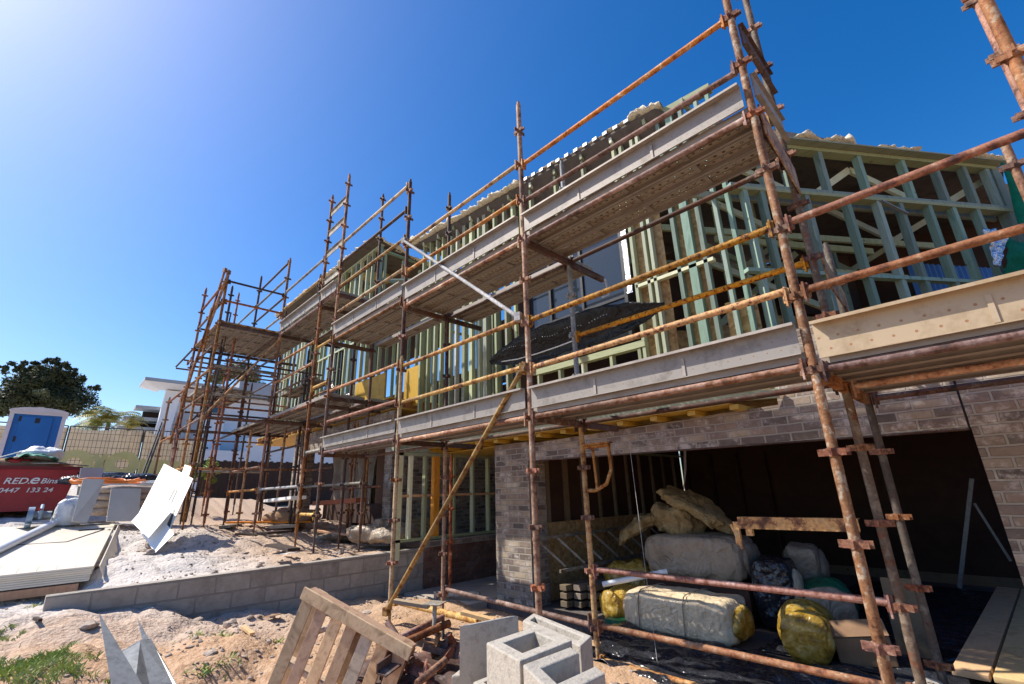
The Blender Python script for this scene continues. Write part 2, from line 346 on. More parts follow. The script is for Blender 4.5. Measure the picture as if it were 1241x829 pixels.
def brickmat(name, w, h, mort, cols, mcol, msize, lime=0.0, off=.5):
    m, nt, b = newmat(name)
    ge = nd(nt, 'ShaderNodeNewGeometry'); tc = nd(nt, 'ShaderNodeTexCoord')
    sn = nd(nt, 'ShaderNodeSeparateXYZ'); nt.links.new(tc.outputs['Normal'], sn.inputs[0])
    sp = nd(nt, 'ShaderNodeSeparateXYZ'); nt.links.new(tc.outputs['Object'], sp.inputs[0])
    ab = nd(nt, 'ShaderNodeMath', operation='ABSOLUTE'); nt.links.new(sn.outputs[0], ab.inputs[0])
    gt = nd(nt, 'ShaderNodeMath', operation='GREATER_THAN'); nt.links.new(ab.outputs[0], gt.inputs[0]); gt.inputs[1].default_value = .6
    mx = nd(nt, 'ShaderNodeMix', data_type='FLOAT'); nt.links.new(gt.outputs[0], mx.inputs[0]); nt.links.new(sp.outputs[0], mx.inputs[2]); nt.links.new(sp.outputs[1], mx.inputs[3])
    cb = nd(nt, 'ShaderNodeCombineXYZ'); nt.links.new(mx.outputs[0], cb.inputs[0]); nt.links.new(sp.outputs[2], cb.inputs[1])
    # slightly wavy courses
    nw = nd(nt, 'ShaderNodeTexNoise'); nw.inputs['Scale'].default_value = 9; nw.inputs['Detail'].default_value = 3; nt.links.new(tc.outputs['Object'], nw.inputs['Vector'])
    va = nd(nt, 'ShaderNodeVectorMath', operation='MULTIPLY_ADD'); nt.links.new(nw.outputs['Color'], va.inputs[0]); va.inputs[1].default_value = (.012,.012,0); nt.links.new(cb.outputs[0], va.inputs[2])
    br = nd(nt, 'ShaderNodeTexBrick'); br.offset = off; br.inputs['Scale'].default_value = 1; br.inputs['Brick Width'].default_value = w; br.inputs['Row Height'].default_value = h
    br.inputs['Mortar Size'].default_value = msize; br.inputs['Mortar Smooth'].default_value = .3; br.inputs['Bias'].default_value = 0
    br.inputs['Color1'].default_value = (0,0,0,1); br.inputs['Color2'].default_value = (1,1,1,1); br.inputs['Mortar'].default_value = (.5,.5,.5,1)
    nt.links.new(va.outputs[0], br.inputs['Vector'])
    c = ramp(nt, br.outputs['Color'], [(i/max(1,len(cols)-1), q) for i, q in enumerate(cols)])
    n2 = nd(nt, 'ShaderNodeTexNoise'); n2.inputs['Scale'].default_value = 7; n2.inputs['Detail'].default_value = 8; n2.inputs['Roughness'].default_value = .7
    nt.links.new(tc.outputs['Object'], n2.inputs['Vector'])
    m1 = nd(nt, 'ShaderNodeMixRGB', blend_type='MULTIPLY'); m1.inputs['Fac'].default_value = .7; nt.links.new(c, m1.inputs['Color1'])
    nt.links.new(ramp(nt, n2.outputs['Fac'], [(.3,(.55,.52,.5)),(.55,(1,1,1)),(.75,(1.0,1.0,1.0))]), m1.inputs['Color2'])
    src = m1.outputs[0]
    if lime:
        n3 = nd(nt, 'ShaderNodeTexNoise'); n3.inputs['Scale'].default_value = 5; n3.inputs['Detail'].default_value = 7; n3.inputs['Roughness'].default_value = .75
        ad = nd(nt, 'ShaderNodeVectorMath', operation='ADD'); ad.inputs[1].default_value = (7,3,5); nt.links.new(tc.outputs['Object'], ad.inputs[0]); nt.links.new(ad.outputs[0], n3.inputs['Vector'])
        m2 = nd(nt, 'ShaderNodeMixRGB'); m2.inputs['Color2'].default_value = (.50,.44,.40,1); nt.links.new(src, m2.inputs['Color1'])
        nt.links.new(ramp(nt, n3.outputs['Fac'], [(.50,(0,0,0)),(.62,(lime,lime,lime))]), m2.inputs['Fac']); src = m2.outputs[0]
    m3 = nd(nt, 'ShaderNodeMixRGB'); nt.links.new(br.outputs['Fac'], m3.inputs['Fac']); nt.links.new(src, m3.inputs['Color1']); m3.inputs['Color2'].default_value = (*mcol,1)
    nt.links.new(m3.outputs[0], b.inputs['Base Color']); b.inputs['Roughness'].default_value = .92
    iv = nd(nt, 'ShaderNodeMath', operation='SUBTRACT'); iv.inputs[0].default_value = 1; nt.links.new(br.outputs['Fac'], iv.inputs[1])
    a2 = nd(nt, 'ShaderNodeMath', operation='MULTIPLY_ADD'); nt.links.new(n2.outputs['Fac'], a2.inputs[0]); a2.inputs[1].default_value = .5; nt.links.new(iv.outputs[0], a2.inputs[2])
    bump(nt, b, a2.outputs[0], 1.0, .022)
    return m
M['brick'] = brickmat('recycled_brick', .24, .083, 0, [(.10,.08,.07),(.27,.20,.155),(.18,.14,.12),(.34,.25,.18),(.12,.10,.09),(.29,.22,.17),(.42,.34,.24),(.20,.15,.13)], (.34,.30,.25), .011, .9)
M['brick_red'] = brickmat('red_brown_brick', .24, .083, 0, [(.11,.05,.035),(.20,.09,.06),(.15,.07,.05),(.24,.12,.08)], (.16,.11,.09), .008, .2)
M['blockwork'] = brickmat('grey_blockwork', .40, .20, 0, [(.31,.275,.235),(.40,.36,.31),(.35,.315,.27)], (.30,.27,.23), .009, .35)

def glassmat():
    m, nt, b = newmat('window_glass'); b.inputs['Base Color'].default_value = (.06,.08,.10,1); b.inputs['Roughness'].default_value = .03
    b.inputs['Transmission Weight'].default_value = .55; b.inputs['Specular IOR Level'].default_value = .9; b.inputs['IOR'].default_value = 1.5
    return m
M['glass'] = glassmat()
def leafmat(name, a, b2, c):
    m, nt, b = newmat(name); 
    n = nd(nt, 'ShaderNodeTexNoise'); n.inputs['Scale'].default_value = 1.1; n.inputs['Detail'].default_value = 5
    tc = nd(nt, 'ShaderNodeTexCoord'); nt.links.new(tc.outputs['Object'], n.inputs['Vector'])
    nt.links.new(ramp(nt, n.outputs['Fac'], [(.35,a),(.5,b2),(.66,c)]), b.inputs['Base Color']); b.inputs['Roughness'].default_value = .6
    b.inputs['Specular IOR Level'].default_value = .3
    return m
M['leaf'] = leafmat('tree_leaves', (.06,.075,.035), (.10,.12,.055), (.17,.165,.08))
M['leaf_palm'] = leafmat('palm_leaves', (.10,.14,.03), (.24,.24,.04), (.40,.32,.05))
M['leaf_shrub'] = leafmat('shrub_leaves', (.12,.20,.03), (.22,.30,.05), (.32,.38,.08))
M['grassm'] = leafmat('grass_blades', (.20,.27,.06), (.34,.42,.12), (.50,.52,.22))

def groundmat():
    m, nt, b = newmat('sandy_soil'); tc = nd(nt, 'ShaderNodeTexCoord')
    sp = nd(nt, 'ShaderNodeSeparateXYZ'); nt.links.new(tc.outputs['Object'], sp.inputs[0])
    n1 = nd(nt, 'ShaderNodeTexNoise'); n1.inputs['Scale'].default_value = .9; n1.inputs['Detail'].default_value = 6; nt.links.new(tc.outputs['Object'], n1.inputs['Vector'])
    n2 = nd(nt, 'ShaderNodeTexNoise'); n2.inputs['Scale'].default_value = 14; n2.inputs['Detail'].default_value = 10; n2.inputs['Roughness'].default_value = .7; nt.links.new(tc.outputs['Object'], n2.inputs['Vector'])
    # grey-white sand uphill of the block wall, orange clay in the cut in front of it
    ad = nd(nt, 'ShaderNodeMath', operation='MULTIPLY_ADD'); nt.links.new(n1.outputs['Fac'], ad.inputs[0]); ad.inputs[1].default_value = 2.6; nt.links.new(sp.outputs[0], ad.inputs[2])
    mr = nd(nt, 'ShaderNodeMapRange'); mr.inputs['From Min'].default_value = -6.5; mr.inputs['From Max'].default_value = -4.7; nt.links.new(ad.outputs[0], mr.inputs['Value'])
    sand = ramp(nt, n2.outputs['Fac'], [(.3,(.36,.31,.28)),(.45,(.56,.51,.47)),(.7,(.68,.63,.58))])
    clay = ramp(nt, n2.outputs['Fac'], [(.3,(.28,.165,.095)),(.48,(.47,.30,.185)),(.7,(.58,.42,.29))])
    mx = nd(nt, 'ShaderNodeMixRGB'); nt.links.new(mr.outputs[0], mx.inputs['Fac']); nt.links.new(sand, mx.inputs['Color1']); nt.links.new(clay, mx.inputs['Color2'])
    # warmer soil under the scaffold
    m2 = nd(nt, 'ShaderNodeMixRGB'); m2.inputs['Color2'].default_value = (.44,.29,.18,1); nt.links.new(mx.outputs[0], m2.inputs['Color1'])
    my = nd(nt, 'ShaderNodeMapRange'); my.inputs['From Min'].default_value = 2.3; my.inputs['From Max'].default_value = 3.6; my.inputs['To Max'].default_value = .75
    ay = nd(nt, 'ShaderNodeMath', operation='MULTIPLY_ADD'); nt.links.new(n1.outputs['Fac'], ay.inputs[0]); ay.inputs[1].default_value = 1.0; nt.links.new(sp.outputs[1], ay.inputs[2])
    nt.links.new(ay.outputs[0], my.inputs['Value']); nt.links.new(my.outputs[0], m2.inputs['Fac'])
    nt.links.new(m2.outputs[0], b.inputs['Base Color']); b.inputs['Roughness'].default_value = .97; b.inputs['Specular IOR Level'].default_value = .15
    n3 = nd(nt, 'ShaderNodeTexNoise'); n3.inputs['Scale'].default_value = 26; n3.inputs['Detail'].default_value = 8; nt.links.new(tc.outputs['Object'], n3.inputs['Vector'])
    bump(nt, b, n3.outputs['Fac'], .9, .03)
    return m
M['ground'] = groundmat()

# ------------------------------------------------------------------ terrain
UP = [(-7.6,.2,.47),(-7.6,1.5,.56),(-7.6,3,.58),(-7.6,5,.6),(-8.7,3.3,.63),(-9.5,1.4,.74),(-8.7,0,.36),(-8.9,-.6,.36),(-9.5,-2.5,.45),(-8,-2.5,.40),
      (-11.2,2,1.0),(-11,3.4,.8),(-12.7,2,1.02),(-14,4,.95),(-14,5.2,.95),(-9.2,5.2,.6),(-9,8,.6),(-14,8,.95),(-13,.6,1.1),(-15,0,1.3),(-17,0,1.5),(-17,-3,1.5),
      (-19,2,1.9),(-22,.4,2.3),(-22,3.2,2.3),(-22,4.8,1.7),(-18,6,.85),(-22,8,1.1),(-16,3.5,.9),(-16,5,.8),(-20,4.2,1.2),(-30,0,2.6),(-30,12,1.3),(-26,6,1.2),(-11.5,-.7,1.02),(-11.7,.8,1.05),(-10.2,.3,.76),(-10.2,-.8,.76),(-12,-4,.9),(-60,0,3),(-60,60,3),(-60,-60,2.5)]
LO = [(-7.35,.2,.46),(-7.35,.9,.36),(-7.35,2,.14),(-7.35,3,.05),(-7.35,4.5,.0),(-6,2.5,.04),(-5.5,3.3,.05),(-5.8,1.2,.22),(-5.9,.2,.30),(-7,-.8,.42),(-5,0,.22),
      (-4.2,1.5,.0),(-4,.8,.08),(-3,0,.0),(-3.2,1.6,-.15),(0,0,0.0),(2,-3,0),(-3,3.5,.0),(-4.5,4.3,0),(-1,4.2,-.1),(1,4,-.1),(0,10,-.2),(-5,9,-.15),(10,0,-.2),(60,60,-.3),(60,-60,0),(-5,-4,.35)]
def idw(P, x, y):
    s = w = 0
    for a, b, z in P:
        d = (x-a)**2+(y-b)**2+.02; k = 1/(d*d); s += k*z; w += k
    return s/w
def ss(a, b, t):
    t = min(1, max(0, (t-a)/(b-a))); return t*t*(3-2*t)
def hbase(x, y):
    # the ground steps at the retaining wall (x = -7.42) where the wall stands, blends smoothly beyond its near end
    k = ss(0, .12, -7.42-x) if y > .3 else ss(-1.0, 1.0, -7.42-x)
    if k <= 0: return idw(LO, x, y)
    if k >= 1: return idw(UP, x, y)
    return (1-k)*idw(LO, x, y)+k*idw(UP, x, y)
def height(x, y):
    h = hbase(x, y)
    far = 1 if (x > -24 and abs(y) < 20) else .3
    lump = noise.noise((x*.9, y*.9, 0))*.05 + noise.noise((x*2.7, y*2.7, 3))*.03 + noise.noise((x*7, y*7, 5))*.018 + noise.noise((x*17, y*17, 9))*.008
    rt = noise.noise((x*1.9+4,y*1.9,11)); lump -= .045*max(0,1-abs(rt)*7) if far == 1 else 0
    cl_ = noise.cell(Vector((x*6.5,y*6.5,0))); dx_ = (x*6.5)%1-.5; dy_ = (y*6.5)%1-.5
    if cl_ > .55: lump -= .022*max(0,1-(dx_*dx_*7+dy_*dy_*16))
    if x > -7.3 and y > 4.6: lump *= 0; h = -.25 if y > 5 else h-.1
    return h + lump*far
def axis(a, b, step, lo, hi):
    v = []; x = a
    while x < b: v.append(x); x += step
    v.append(b)
    s = step; x = a; L = []
    while x > lo: s *= 1.35; x -= s; L.append(x)
    s = step; x = b; H = []
    while x < hi: s *= 1.35; x += s; H.append(x)
    return L[::-1]+v+H
xs = axis(-13.5, -2.2, .055, -900, 900); ys = axis(-1.2, 5.6, .055, -900, 900)
mb = MB(); nx = len(xs)
mb.v = [Vector((x, y, height(x, y))) for y in ys for x in xs]
mb.f = [(j*nx+i, j*nx+i+1, (j+1)*nx+i+1, (j+1)*nx+i) for j in range(len(ys)-1) for i in range(nx-1)]
mb.m = [0]*len(mb.f); mb.smooth = set(range(len(mb.f)))
g = mb.build('ground', M['ground'], fixn=False); tag(g, kind='structure')

# ------------------------------------------------------------------ scaffold
gz0 = height
XB, X2, X1, X0, XT, XL, XM, XN = -.69, -3.12, -5.6, -8.05, -8.85, -11.2, -13.6, -16.0
YA, YB, YC, YT = 3.28, 4.06, 4.83, 2.02
TR = .0285
scaf = empty('scaffold', (X2, YA, 0), 'long rusty tube scaffold with two steel plank decks along the timber framed house', 'scaffold')
def collar(mb, x, y, z, k=1.0):
    a = .082*k
    mb.bx(x-a, x-.02, y-.006, y+.006, z-.02, z+.02); mb.bx(x+.02, x+a, y-.006, y+.006, z-.02, z+.02)
    mb.bx(x-.006, x+.006, y-a, y-.02, z-.02, z+.02); mb.bx(x-.006, x+.006, y+.02, y+a, z-.02, z+.02)
    mb.bx(x-a*.8, x-.02, y-.03, y-.018, z-.02, z+.02); mb.bx(x+.02, x+a*.8, y-.03, y-.018, z-.02, z+.02)
    mb.tube((x,y,z-.024), (x,y,z+.024), TR+.009, 8)
def standard(x, y, z0, z1, mat, near=False, zc0=.2, base=True, lean=(0,0)):
    m = MB(); m.tube((x+lean[0],y+lean[1],z0), (x,y,z1), TR, 12 if near else 8)
    if z1 < 8.5: m.tube((x,y,z1-.0), (x,y,z1+.05), .019, 8)
    zc = zc0
    cs = []
    while zc < z1-.05:
        if zc > z0+.05: cs.append(zc)
        zc += .4945
    if not near:
        for c in cs: collar(m, x, y, c, .9)
    if base:
        m.tube((x,y,z0-.28), (x,y,z0), .018, 8); m.box((x,y,z0-.28), (.14,.14,.008))
    o = m.build('standard', M[mat], scaf)
    if near:
        for c in cs:
            k = MB(); collar(k, x, y, c); k.build('collar', M['collar'], o)
    return o
standard(XB, YA, .0, 6.9, 'rust_flecked', True, .19, False)
standard(X2, YA, .1, 6.05, 'rust_orange', True, .21)
standard(X1, YA, .2, 3.35, 'rust_yellow', True, .22); standard(X1, YA, 3.4, 6.33, 'rust_dark', True, .22, False)
standard(X0, YA, .95, 4.3, 'rust_dark', True, .25); standard(X0, YA, 4.35, 7.87, 'rust_red', True, .25, False)
standard(XT, YA, .95, 7.78, 'rust_red', True, .25)
standard(XB, YB, .15, 6.6, 'tube_brown', True, .25, False)
standard(XB, YC, .1, 3.6, 'tube_brown', True, .25, False)
standard(X2, YB, .1, 2.18, 'rust_yellow', True, .25)
standard(X2, YB, 2.3, 5.6, 'tube_zinc', False, .25, False)
standard(X1, YB, .15, 2.2, 'rust_orange', True, .25)
standard(X1, YB, 2.3, 6.45, 'rust_dark', False, .25, False)
standard(X0, YB, .9, 7.75, 'rust_dark', False, .25)
standard(XT, YB, .9, 4.6, 'rust_dark', False, .25)
standard(XL, YA, 1.05, 7.2, 'rust_red', True, .25)
standard(XL, YB, 1.05, 7.0, 'rust_dark', False, .25)
standard(XL, YT, 1.2, 6.45, 'rust_orange', True, .25)
standard(XM, YT, 1.3, 6.85, 'rust_red', False, .25)
standard(XM, YA, 1.2, 7.6, 'rust_dark', False, .25)
standard(XM, YB, 1.2, 6.7, 'rust_dark', False, .25)
standard(XM+.45, YT+.5, 1.2, 6.9, 'rust_dark', False, .25)
standard(XN, YA, 1.4, 7.9, 'rust_red', False, .25)
standard(XN, YT, 1.4, 4.3, 'rust_orange', False, .25)
standard(XN, YB, 1.4, 5.0, 'rust_dark', False, .25)
standard(XL-1.2, YA, 1.1, 3.2, 'rust_orange', False, .25)
standard(XL-1.2, YB, 1.1, 5.2, 'rust_orange', False, .25)
standard(XL+1.1, YB+.8, 1.0, 3.1, 'rust_orange', False, .25)
standard(XL-.7, YB+.8, 1.0, 3.2, 'rust_orange', False, .25)
standard(X0-.0, YC+1.2, .95, 3.1, 'rust_orange', False, .25)
standard(X1-.75, YC-.1, .25, 2.1, 'rust_red', False, .3)
for (x, y, z1, mt) in ((-9.9,YB+1.0,3.1,'rust_orange'),(-10.4,YC+.1,3.15,'rust_red'),(-12.9,YC,5.2,'rust_red'),(-13.3,YC+.6,5.1,'rust_orange'),(-14.7,YA+.3,5.2,'rust_red'),(-14.9,YT+.6,6.4,'rust_dark'),(-12.2,YT+.55,5.2,'rust_red'),(-11.7,YB+.1,5.1,'rust_dark'),(-14.8,YB+.4,5.1,'rust_orange'),(-16.0,YC,6.0,'rust_red'),(-12.4,YT,5.9,'rust_orange')):
    standard(x, y, gz0(x, y)+.1, z1, mt, False, .25)
# pair at the right edge
standard(.545, YA, 2.2, 7, 'rust_orange', True, .19, False)
standard(.64, YB, 2.2, 7.3, 'rust_red', True, .25, False)
standard(.58, YC, 2.2, 3.95, 'rust_orange', True, .3, False)

def ledger(x0, x1, y, z, mat, r=.0255, wedge=True, z2=None):
    m = MB(); a = .045 if x1 > x0 else -.045
    z2 = z if z2 is None else z2
    m.tube((x0+a,y,z), (x1-a,y,z2), r, 10)
    if wedge:
        for x in (x0+a*1.2, x1-a*1.2):
            m.bx(x-.022, x+.022, y-.014, y+.014, z-.055, z+.045); m.bx(x-.006, x+.006, y-.04, y+.002, z-.085, z+.05)
    return m.build('ledger', M[mat], scaf)
def rail(x0, x1, y, z, mat, z2=None): o = ledger(x0, x1, y, z, mat, z2=z2); o.name = 'guard_rail'; return o
def transom(x, y0, y1, z, mat='rust_dark'):
    m = MB(); m.beam((x,y0+.03,z), (x,y1-.03,z), .045, .06); m.beam((x,y0+.03,z+.03), (x,y1-.03,z+.03), .07, .006)
    return m.build('transom', M[mat], scaf)
XR = 1.78
for (x0, x1, y, z, mt) in ((-16,-13.6,YB,3.65,'rust_red'),(-16,-13.6,YB,4.7,'rust_dark'),(-16,-13.6,YT,5.25,'rust_dark'),(-16,-13.6,YT,4.2,'rust_red'),(-16,-13.6,YT,3.1,'rust_orange'),(-13.6,-11.2,YC,3.7,'tube_grey'),(-13.6,-11.2,YC,4.2,'rust_orange'),(-13.6,-11.2,YC,2.2,'rust_red'),(-11.2,-8.85,YC,1.7,'rust_red'),(-13.6,-11.2,YB,2.7,'rust_dark')):
    m = MB(); m.tube((x0,y,z),(x1,y,z),.0245,8); m.build('ledger', M[mt], scaf)
for (x, z, mt) in ((-12.4,4.7,'rust_dark'),(-12.4,3.6,'rust_red'),(-14.9,5.2,'rust_dark'),(-14.9,4.2,'rust_red'),(-16,5.2,'rust_dark'),(-16,3.2,'rust_red'),(-12.4,2.2,'rust_orange')):
    m = MB(); m.tube((x,YT,z),(x,YC,z),.0245,8); m.build('ledger', M[mt], scaf)
# front row: lift one
ledger(XB, XR, YA, 2.165, 'rust_pink'); rail(XB, XR, YA, 2.69, 'rust_red'); rail(XB, XR, YA, 3.19, 'rust_red')
ledger(X2, XB, YA, 2.2, 'rust_pink'); rail(X2, XB, YA, 2.69, 'rust_spotty', 2.72); rail(X2, XB, YA, 3.2, 'rust_spotty')
ledger(X1, X2, YA, 2.2, 'rust_orange'); rail(X1, X2, YA, 2.72, 'rust_yellow'); rail(X1, X2, YA, 3.24, 'rust_yellow')
ledger(X0, X1, YA, 2.24, 'rust_pink'); rail(X0, X1, YA, 2.76, 'rust_red'); rail(X0, X1, YA, 3.3, 'rust_orange')
# lift two
rail(X2, XB, YA, 5.15, 'rust_orange'); rail(X2, XB, YA, 4.65, 'rust_pink', 4.6); ledger(X2, XB, YA, 4.15, 'rust_pink')
rail(X2, XB, YB, 4.62, 'rust_yellow')
rail(X1, X2, YA, 5.2, 'rust_yellow'); rail(X1, X2, YA, 4.72, 'rust_orange'); ledger(X1, X2, YA, 4.16, 'rust_orange')
rail(X1, X2, YB, 4.75, 'rust_yellow')
ledger(X0, X1, YA, 4.27, 'rust_orange')
for z, mt in ((4.8,'rust_yellow'),(5.33,'rust_yellow'),(5.84,'rust_dark'),(6.29,'rust_yellow')): rail(X0, X1, YA, z, mt)
rail(XL, XT, YA, 5.85, 'rust_yellow'); rail(XL, XT, YA, 6.3, 'tube_grey'); ledger(XL, XT, YA, 5.2, 'rust_pink')
rail(XL, XT, YA, 4.03, 'rust_orange'); rail(XL, XT, YA, 4.48, 'rust_orange'); ledger(XL, XT, YA, 3.2, 'rust_red')
ledger(XT, X0, YA, 5.25, 'rust_red'); ledger(XT, X0, YA, 3.5, 'rust_yellow'); ledger(XT, X0, YA, 2.3, 'tube_grey'); ledger(XT, X0, YA, 4.3, 'rust_yellow')
ledger(XL, XT, YA, 1.72, 'tube_zinc'); ledger(XT, X0, YA, 1.25, 'rust_yellow')
ledger(XL, XM, YA, 1.72, 'rust_orange')
# row two, low rails before the garage
rail(X2, XB, YB, .761, 'rust_pink'); rail(X2, XB, YB, .276, 'rust_orange'); rail(X2, XB, YB, -.01, 'rust_orange')
ledger(XB, XR, YB, .3, 'tube_grey')
rail(X1, X2, YB, .318, 'rust_pink', .265); rail(X2+.0, X2+.9, YA, .3, 'rust_orange') if False else None
ledger(X2, XB, YB, 2.2, 'rust_dark'); ledger(X1, X2, YB, 2.2, 'rust_dark'); ledger(X0, X1, YB, 2.2, 'rust_dark')
ledger(X2, XB, YB, 4.15, 'rust_dark'); ledger(X1, X2, YB, 4.15, 'rust_dark'); ledger(XB, XR, YC, 2.165, 'rust_dark'); ledger(XB, XR, YB, 2.165, 'rust_orange')
rail(X2, XB, YB, 3.2, 'rust_spotty')
ledger(XL, X0, YB, 5.2, 'rust_dark'); ledger(XL, X0, YB, 3.2, 'rust_dark'); ledger(XL, XM, YB, 5.2, 'rust_dark'); ledger(XL, XM, YA, 5.2, 'rust_dark'); ledger(XL, XM, YA, 3.15, 'rust_dark')
# tower that returns towards the left front
for z, mt in ((6.23,'rust_dark'),(5.75,'rust_red'),(5.25,'rust_orange'),(4.25,'tube_grey'),(3.65,'tube_grey'),(3.15,'rust_red')):
    m = MB(); m.tube((XL,YT+.04,z), (XL,YA-.04,z), .0255, 8)
    for y in (YT+.05, YA-.05): m.bx(XL-.014, XL+.014, y-.02, y+.02, z-.05, z+.04)
    m.build('guard_rail', M[mt], scaf)
for z, mt in ((5.75,'rust_dark'),(4.75,'rust_dark'),(4.2,'tube_grey'),(3.6,'rust_dark'),(2.2,'tube_grey')):
    m = MB(); m.tube((XM,YT+.04,z), (XM,YA+.7,z), .0255, 8); m.build('guard_rail', M[mt], scaf)
for z, mt in ((6.25,'rust_red'),(5.75,'rust_red'),(5.25,'rust_orange'),(4.75,'rust_dark'),(4.2,'rust_orange'),(3.65,'rust_red'),(3.15,'rust_pink'),(2.2,'rust_yellow'),(1.7,'tube_zinc')):
    ledger(XM, XL, YT, z, mt)
for z, mt in ((7.15,'rust_dark'),(6.7,'tube_grey'),(6.2,'rust_dark'),(5.7,'tube_grey'),(4.7,'rust_dark'),(2.2,'rust_red')): rail(XM, XL, YA, z, mt)
for z, mt in ((6.7,'tube_grey'),(5.2,'rust_dark'),(3.2,'rust_dark')): rail(XN, XM, YA, z, mt)
for z in (4.3, 3.65): rail(XM, XL, YB, z, 'rust_pink')
rail(XL, X0, YB, 1.75, 'tube_grey'); rail(XL, X0, YB, 6.2, 'rust_dark')
ledger(XM-.5, XM, YT, 4.95, 'rust_red', .02)
# transoms under the decks
for x in (X2, X1): transom(x, YA, YB+.72, 2.185); transom(x, YA, YB+.72, 4.135, 'rust_dark')
transom(XB, YA, YC, 2.15, 'rust_orange'); transom(XB, YA, YB, 4.13); transom(XR, YA, YC, 2.15)
for x in (X0, XT): transom(x, YA, YB+.5, 5.18); transom(x, YA, YB+.7, 3.18)
transom(X0, YA, YB, 4.2); transom(X0, YA, YB, 2.2)
for z in (5.18, 3.15): transom(XL, YT, YB+.7, z); transom(XM, YT, YB+.5, z)
# braces
def brace(p, q, mat, r=.0235):
    m = MB(); m.tube(p, q, r, 10); p = Vector(p); q = Vector(q)
    for c in (p, q): m.box(c, (.07,.06,.09), rotz(.3))
    return m.build('brace', M[mat], scaf)
brace((X1-.02,YA-.05,5.24), (X2-.08,YA-.05,3.26), 'tube_zinc')
brace((X1,YA-.05,.19), (X2-.03,YA-.05,2.7), 'rust_yellow', .026)
brace((XL+.03,YA,5.1), (XL+.03,YT,3.15), 'rust_orange')
brace((XM,YA,4.9), (XM,YT,3.1), 'rust_dark')
brace((XL+.3,YT-.05,6.3), (XM-.1,YT-.05,3.9), 'rust_orange', .03)
brace((XL+.26,YT-.12,6.35), (XM-.15,YT-.1,2.9), 'rust_red', .022)
brace((XM-.4,YT,4.0), (XM-.05,YT,1.6), 'rust_pink')
brace((XT,YA,1.3), (XL,YB,3.1), 'rust_orange')
# hop-up fittings and brackets
m = MB(); zb = 1.232
m.bx(-1.60, -.80, YB-.05, YB-.043, zb-.05, zb+.03); m.bx(-1.60, -.80, YB-.05, YB+.01, zb+.03, zb+.036); m.bx(-1.64,-1.6,YB-.05,YB-.02,zb-.17,zb); m.bx(-1.55,-1.5,YB-.05,YB-.02,zb-.1,zb-.05); m.tube((-1.66,YB-.04,zb-.02),(-1.60,YB-.04,zb-.2),.011,6)
m.build('bracket', M['sunlit_rust'], scaf)
m = MB(); z = 1.72; x = X2+.03
m.tube((x,YB,z+.22), (x+.32,YB,z+.22), .02, 8); m.bx(x, x+.34, YB-.03, YB+.03, z+.235, z+.25); m.tube((x+.1,YB,z+.22), (x+.12,YB,z-.2), .014, 6)
m.path([(x+.3,YB,z+.22),(x+.31,YB,z-.02),(x+.24,YB,z-.16),(x+.1,YB,z-.22),(x,YB,z-.22)], .018, 8)
m.build('bracket', M['rust_orange'], scaf)
m = MB(); x = X2+.1
m.path([(x,YB+.6,4.08),(x+.02,YB+.62,3.86),(x,YB+.5,3.8)], .012, 6); m.build('hook', M['tube_zinc'], scaf)

# planks: pressed steel, open underneath, real holes through the tread
def uv_of(o, fn):
    me = o.data; uv = me.uv_layers.new(name='UVMap')
    for l in me.loops: uv.data[l.index].uv = fn(me.vertices[l.vertex_index].co)
def plank(x0, x1, y, z, w=.225, dz=.06, axis='x', dirt=0):
    """tread top at z; runs from x0 to x1 starting at y"""
    m = MB(); a = .01; t = .004
    def P(*c):
        for (u0,u1,v0,v1,z0,z1,mi) in c:
            if axis == 'x': m.bx(u0,u1,v0,v1,z0,z1,mi)
            else: m.bx(v0,v1,u0,u1,z0,z1,mi)
    P((x0+a,x1-a,y+t,y+w-t,z-t,z,0), (x0+a,x1-a,y,y+t,z-dz,z,1), (x0+a,x1-a,y+w-t,y+w,z-dz,z,1),
      (x0+a,x1-a,y+t,y+.028,z-dz,z-dz+t,1), (x0+a,x1-a,y+w-.028,y+w-t,z-dz,z-dz+t,1), (x0+a,x0+a+t,y+t,y+w-t,z-dz+t,z-t,1), (x1-a-t,x1-a,y+t,y+w-t,z-dz+t,z-t,1))
    n = max(2, int((x1-x0)/.6))
    for i in range(1, n):
        u = x0+(x1-x0)*i/n; P((u-.02,u+.02,y+.03,y+w-.03,z-.03,z-t-.001,1))
    for k in (.075, .15): P((x0+.06,x1-.06,y+k-.004,y+k+.004,z-.016,z-t-.001,1))
    o = m.build('deck_plank', [M['deck'], M['deck_plain']], scaf)
    off = scaf.location
    if axis == 'x': uv_of(o, lambda c: (c.x, c.y-(y-off.y)))
    else: uv_of(o, lambda c: (c.y, c.x-(y-off.x)))
    return o
def deck(x0, x1, y0, n, z):
    for i in range(n): plank(x0, x1, y0+i*.237+random.uniform(-.003,.003), z+random.uniform(0,.004))
deck(X2, XB, YA, 3, 2.29)
deck(X1, X2, YA, 3, 2.29); deck(X0, X1, YA, 3, 2.33)
deck(XB, XR, YA, 6, 2.255)
deck(X2, XB, YA, 3, 4.24); deck(X1, X2, YA, 3, 4.25); deck(X1, X2, YB+.04, 2, 4.25); deck(X0, X1, YA, 3, 4.36); deck(X0, X1, YB+.04, 1, 4.36)
deck(XL, X0, YA, 3, 5.28); deck(XL, X0, YB+.04, 2, 5.28); deck(XM, XL, YT, 8, 5.28)
deck(XL, X0, YA, 3, 3.28); deck(XL, X0, YB+.04, 3, 3.28); deck(XM, XL, YA-.15, 5, 3.22); deck(XM, XL, YB+.1, 2, 4.28); deck(XN, XM, YT+.3, 5, 4.3)
plank(XL, XM+.2, YT+.1, 4.3) if False else None

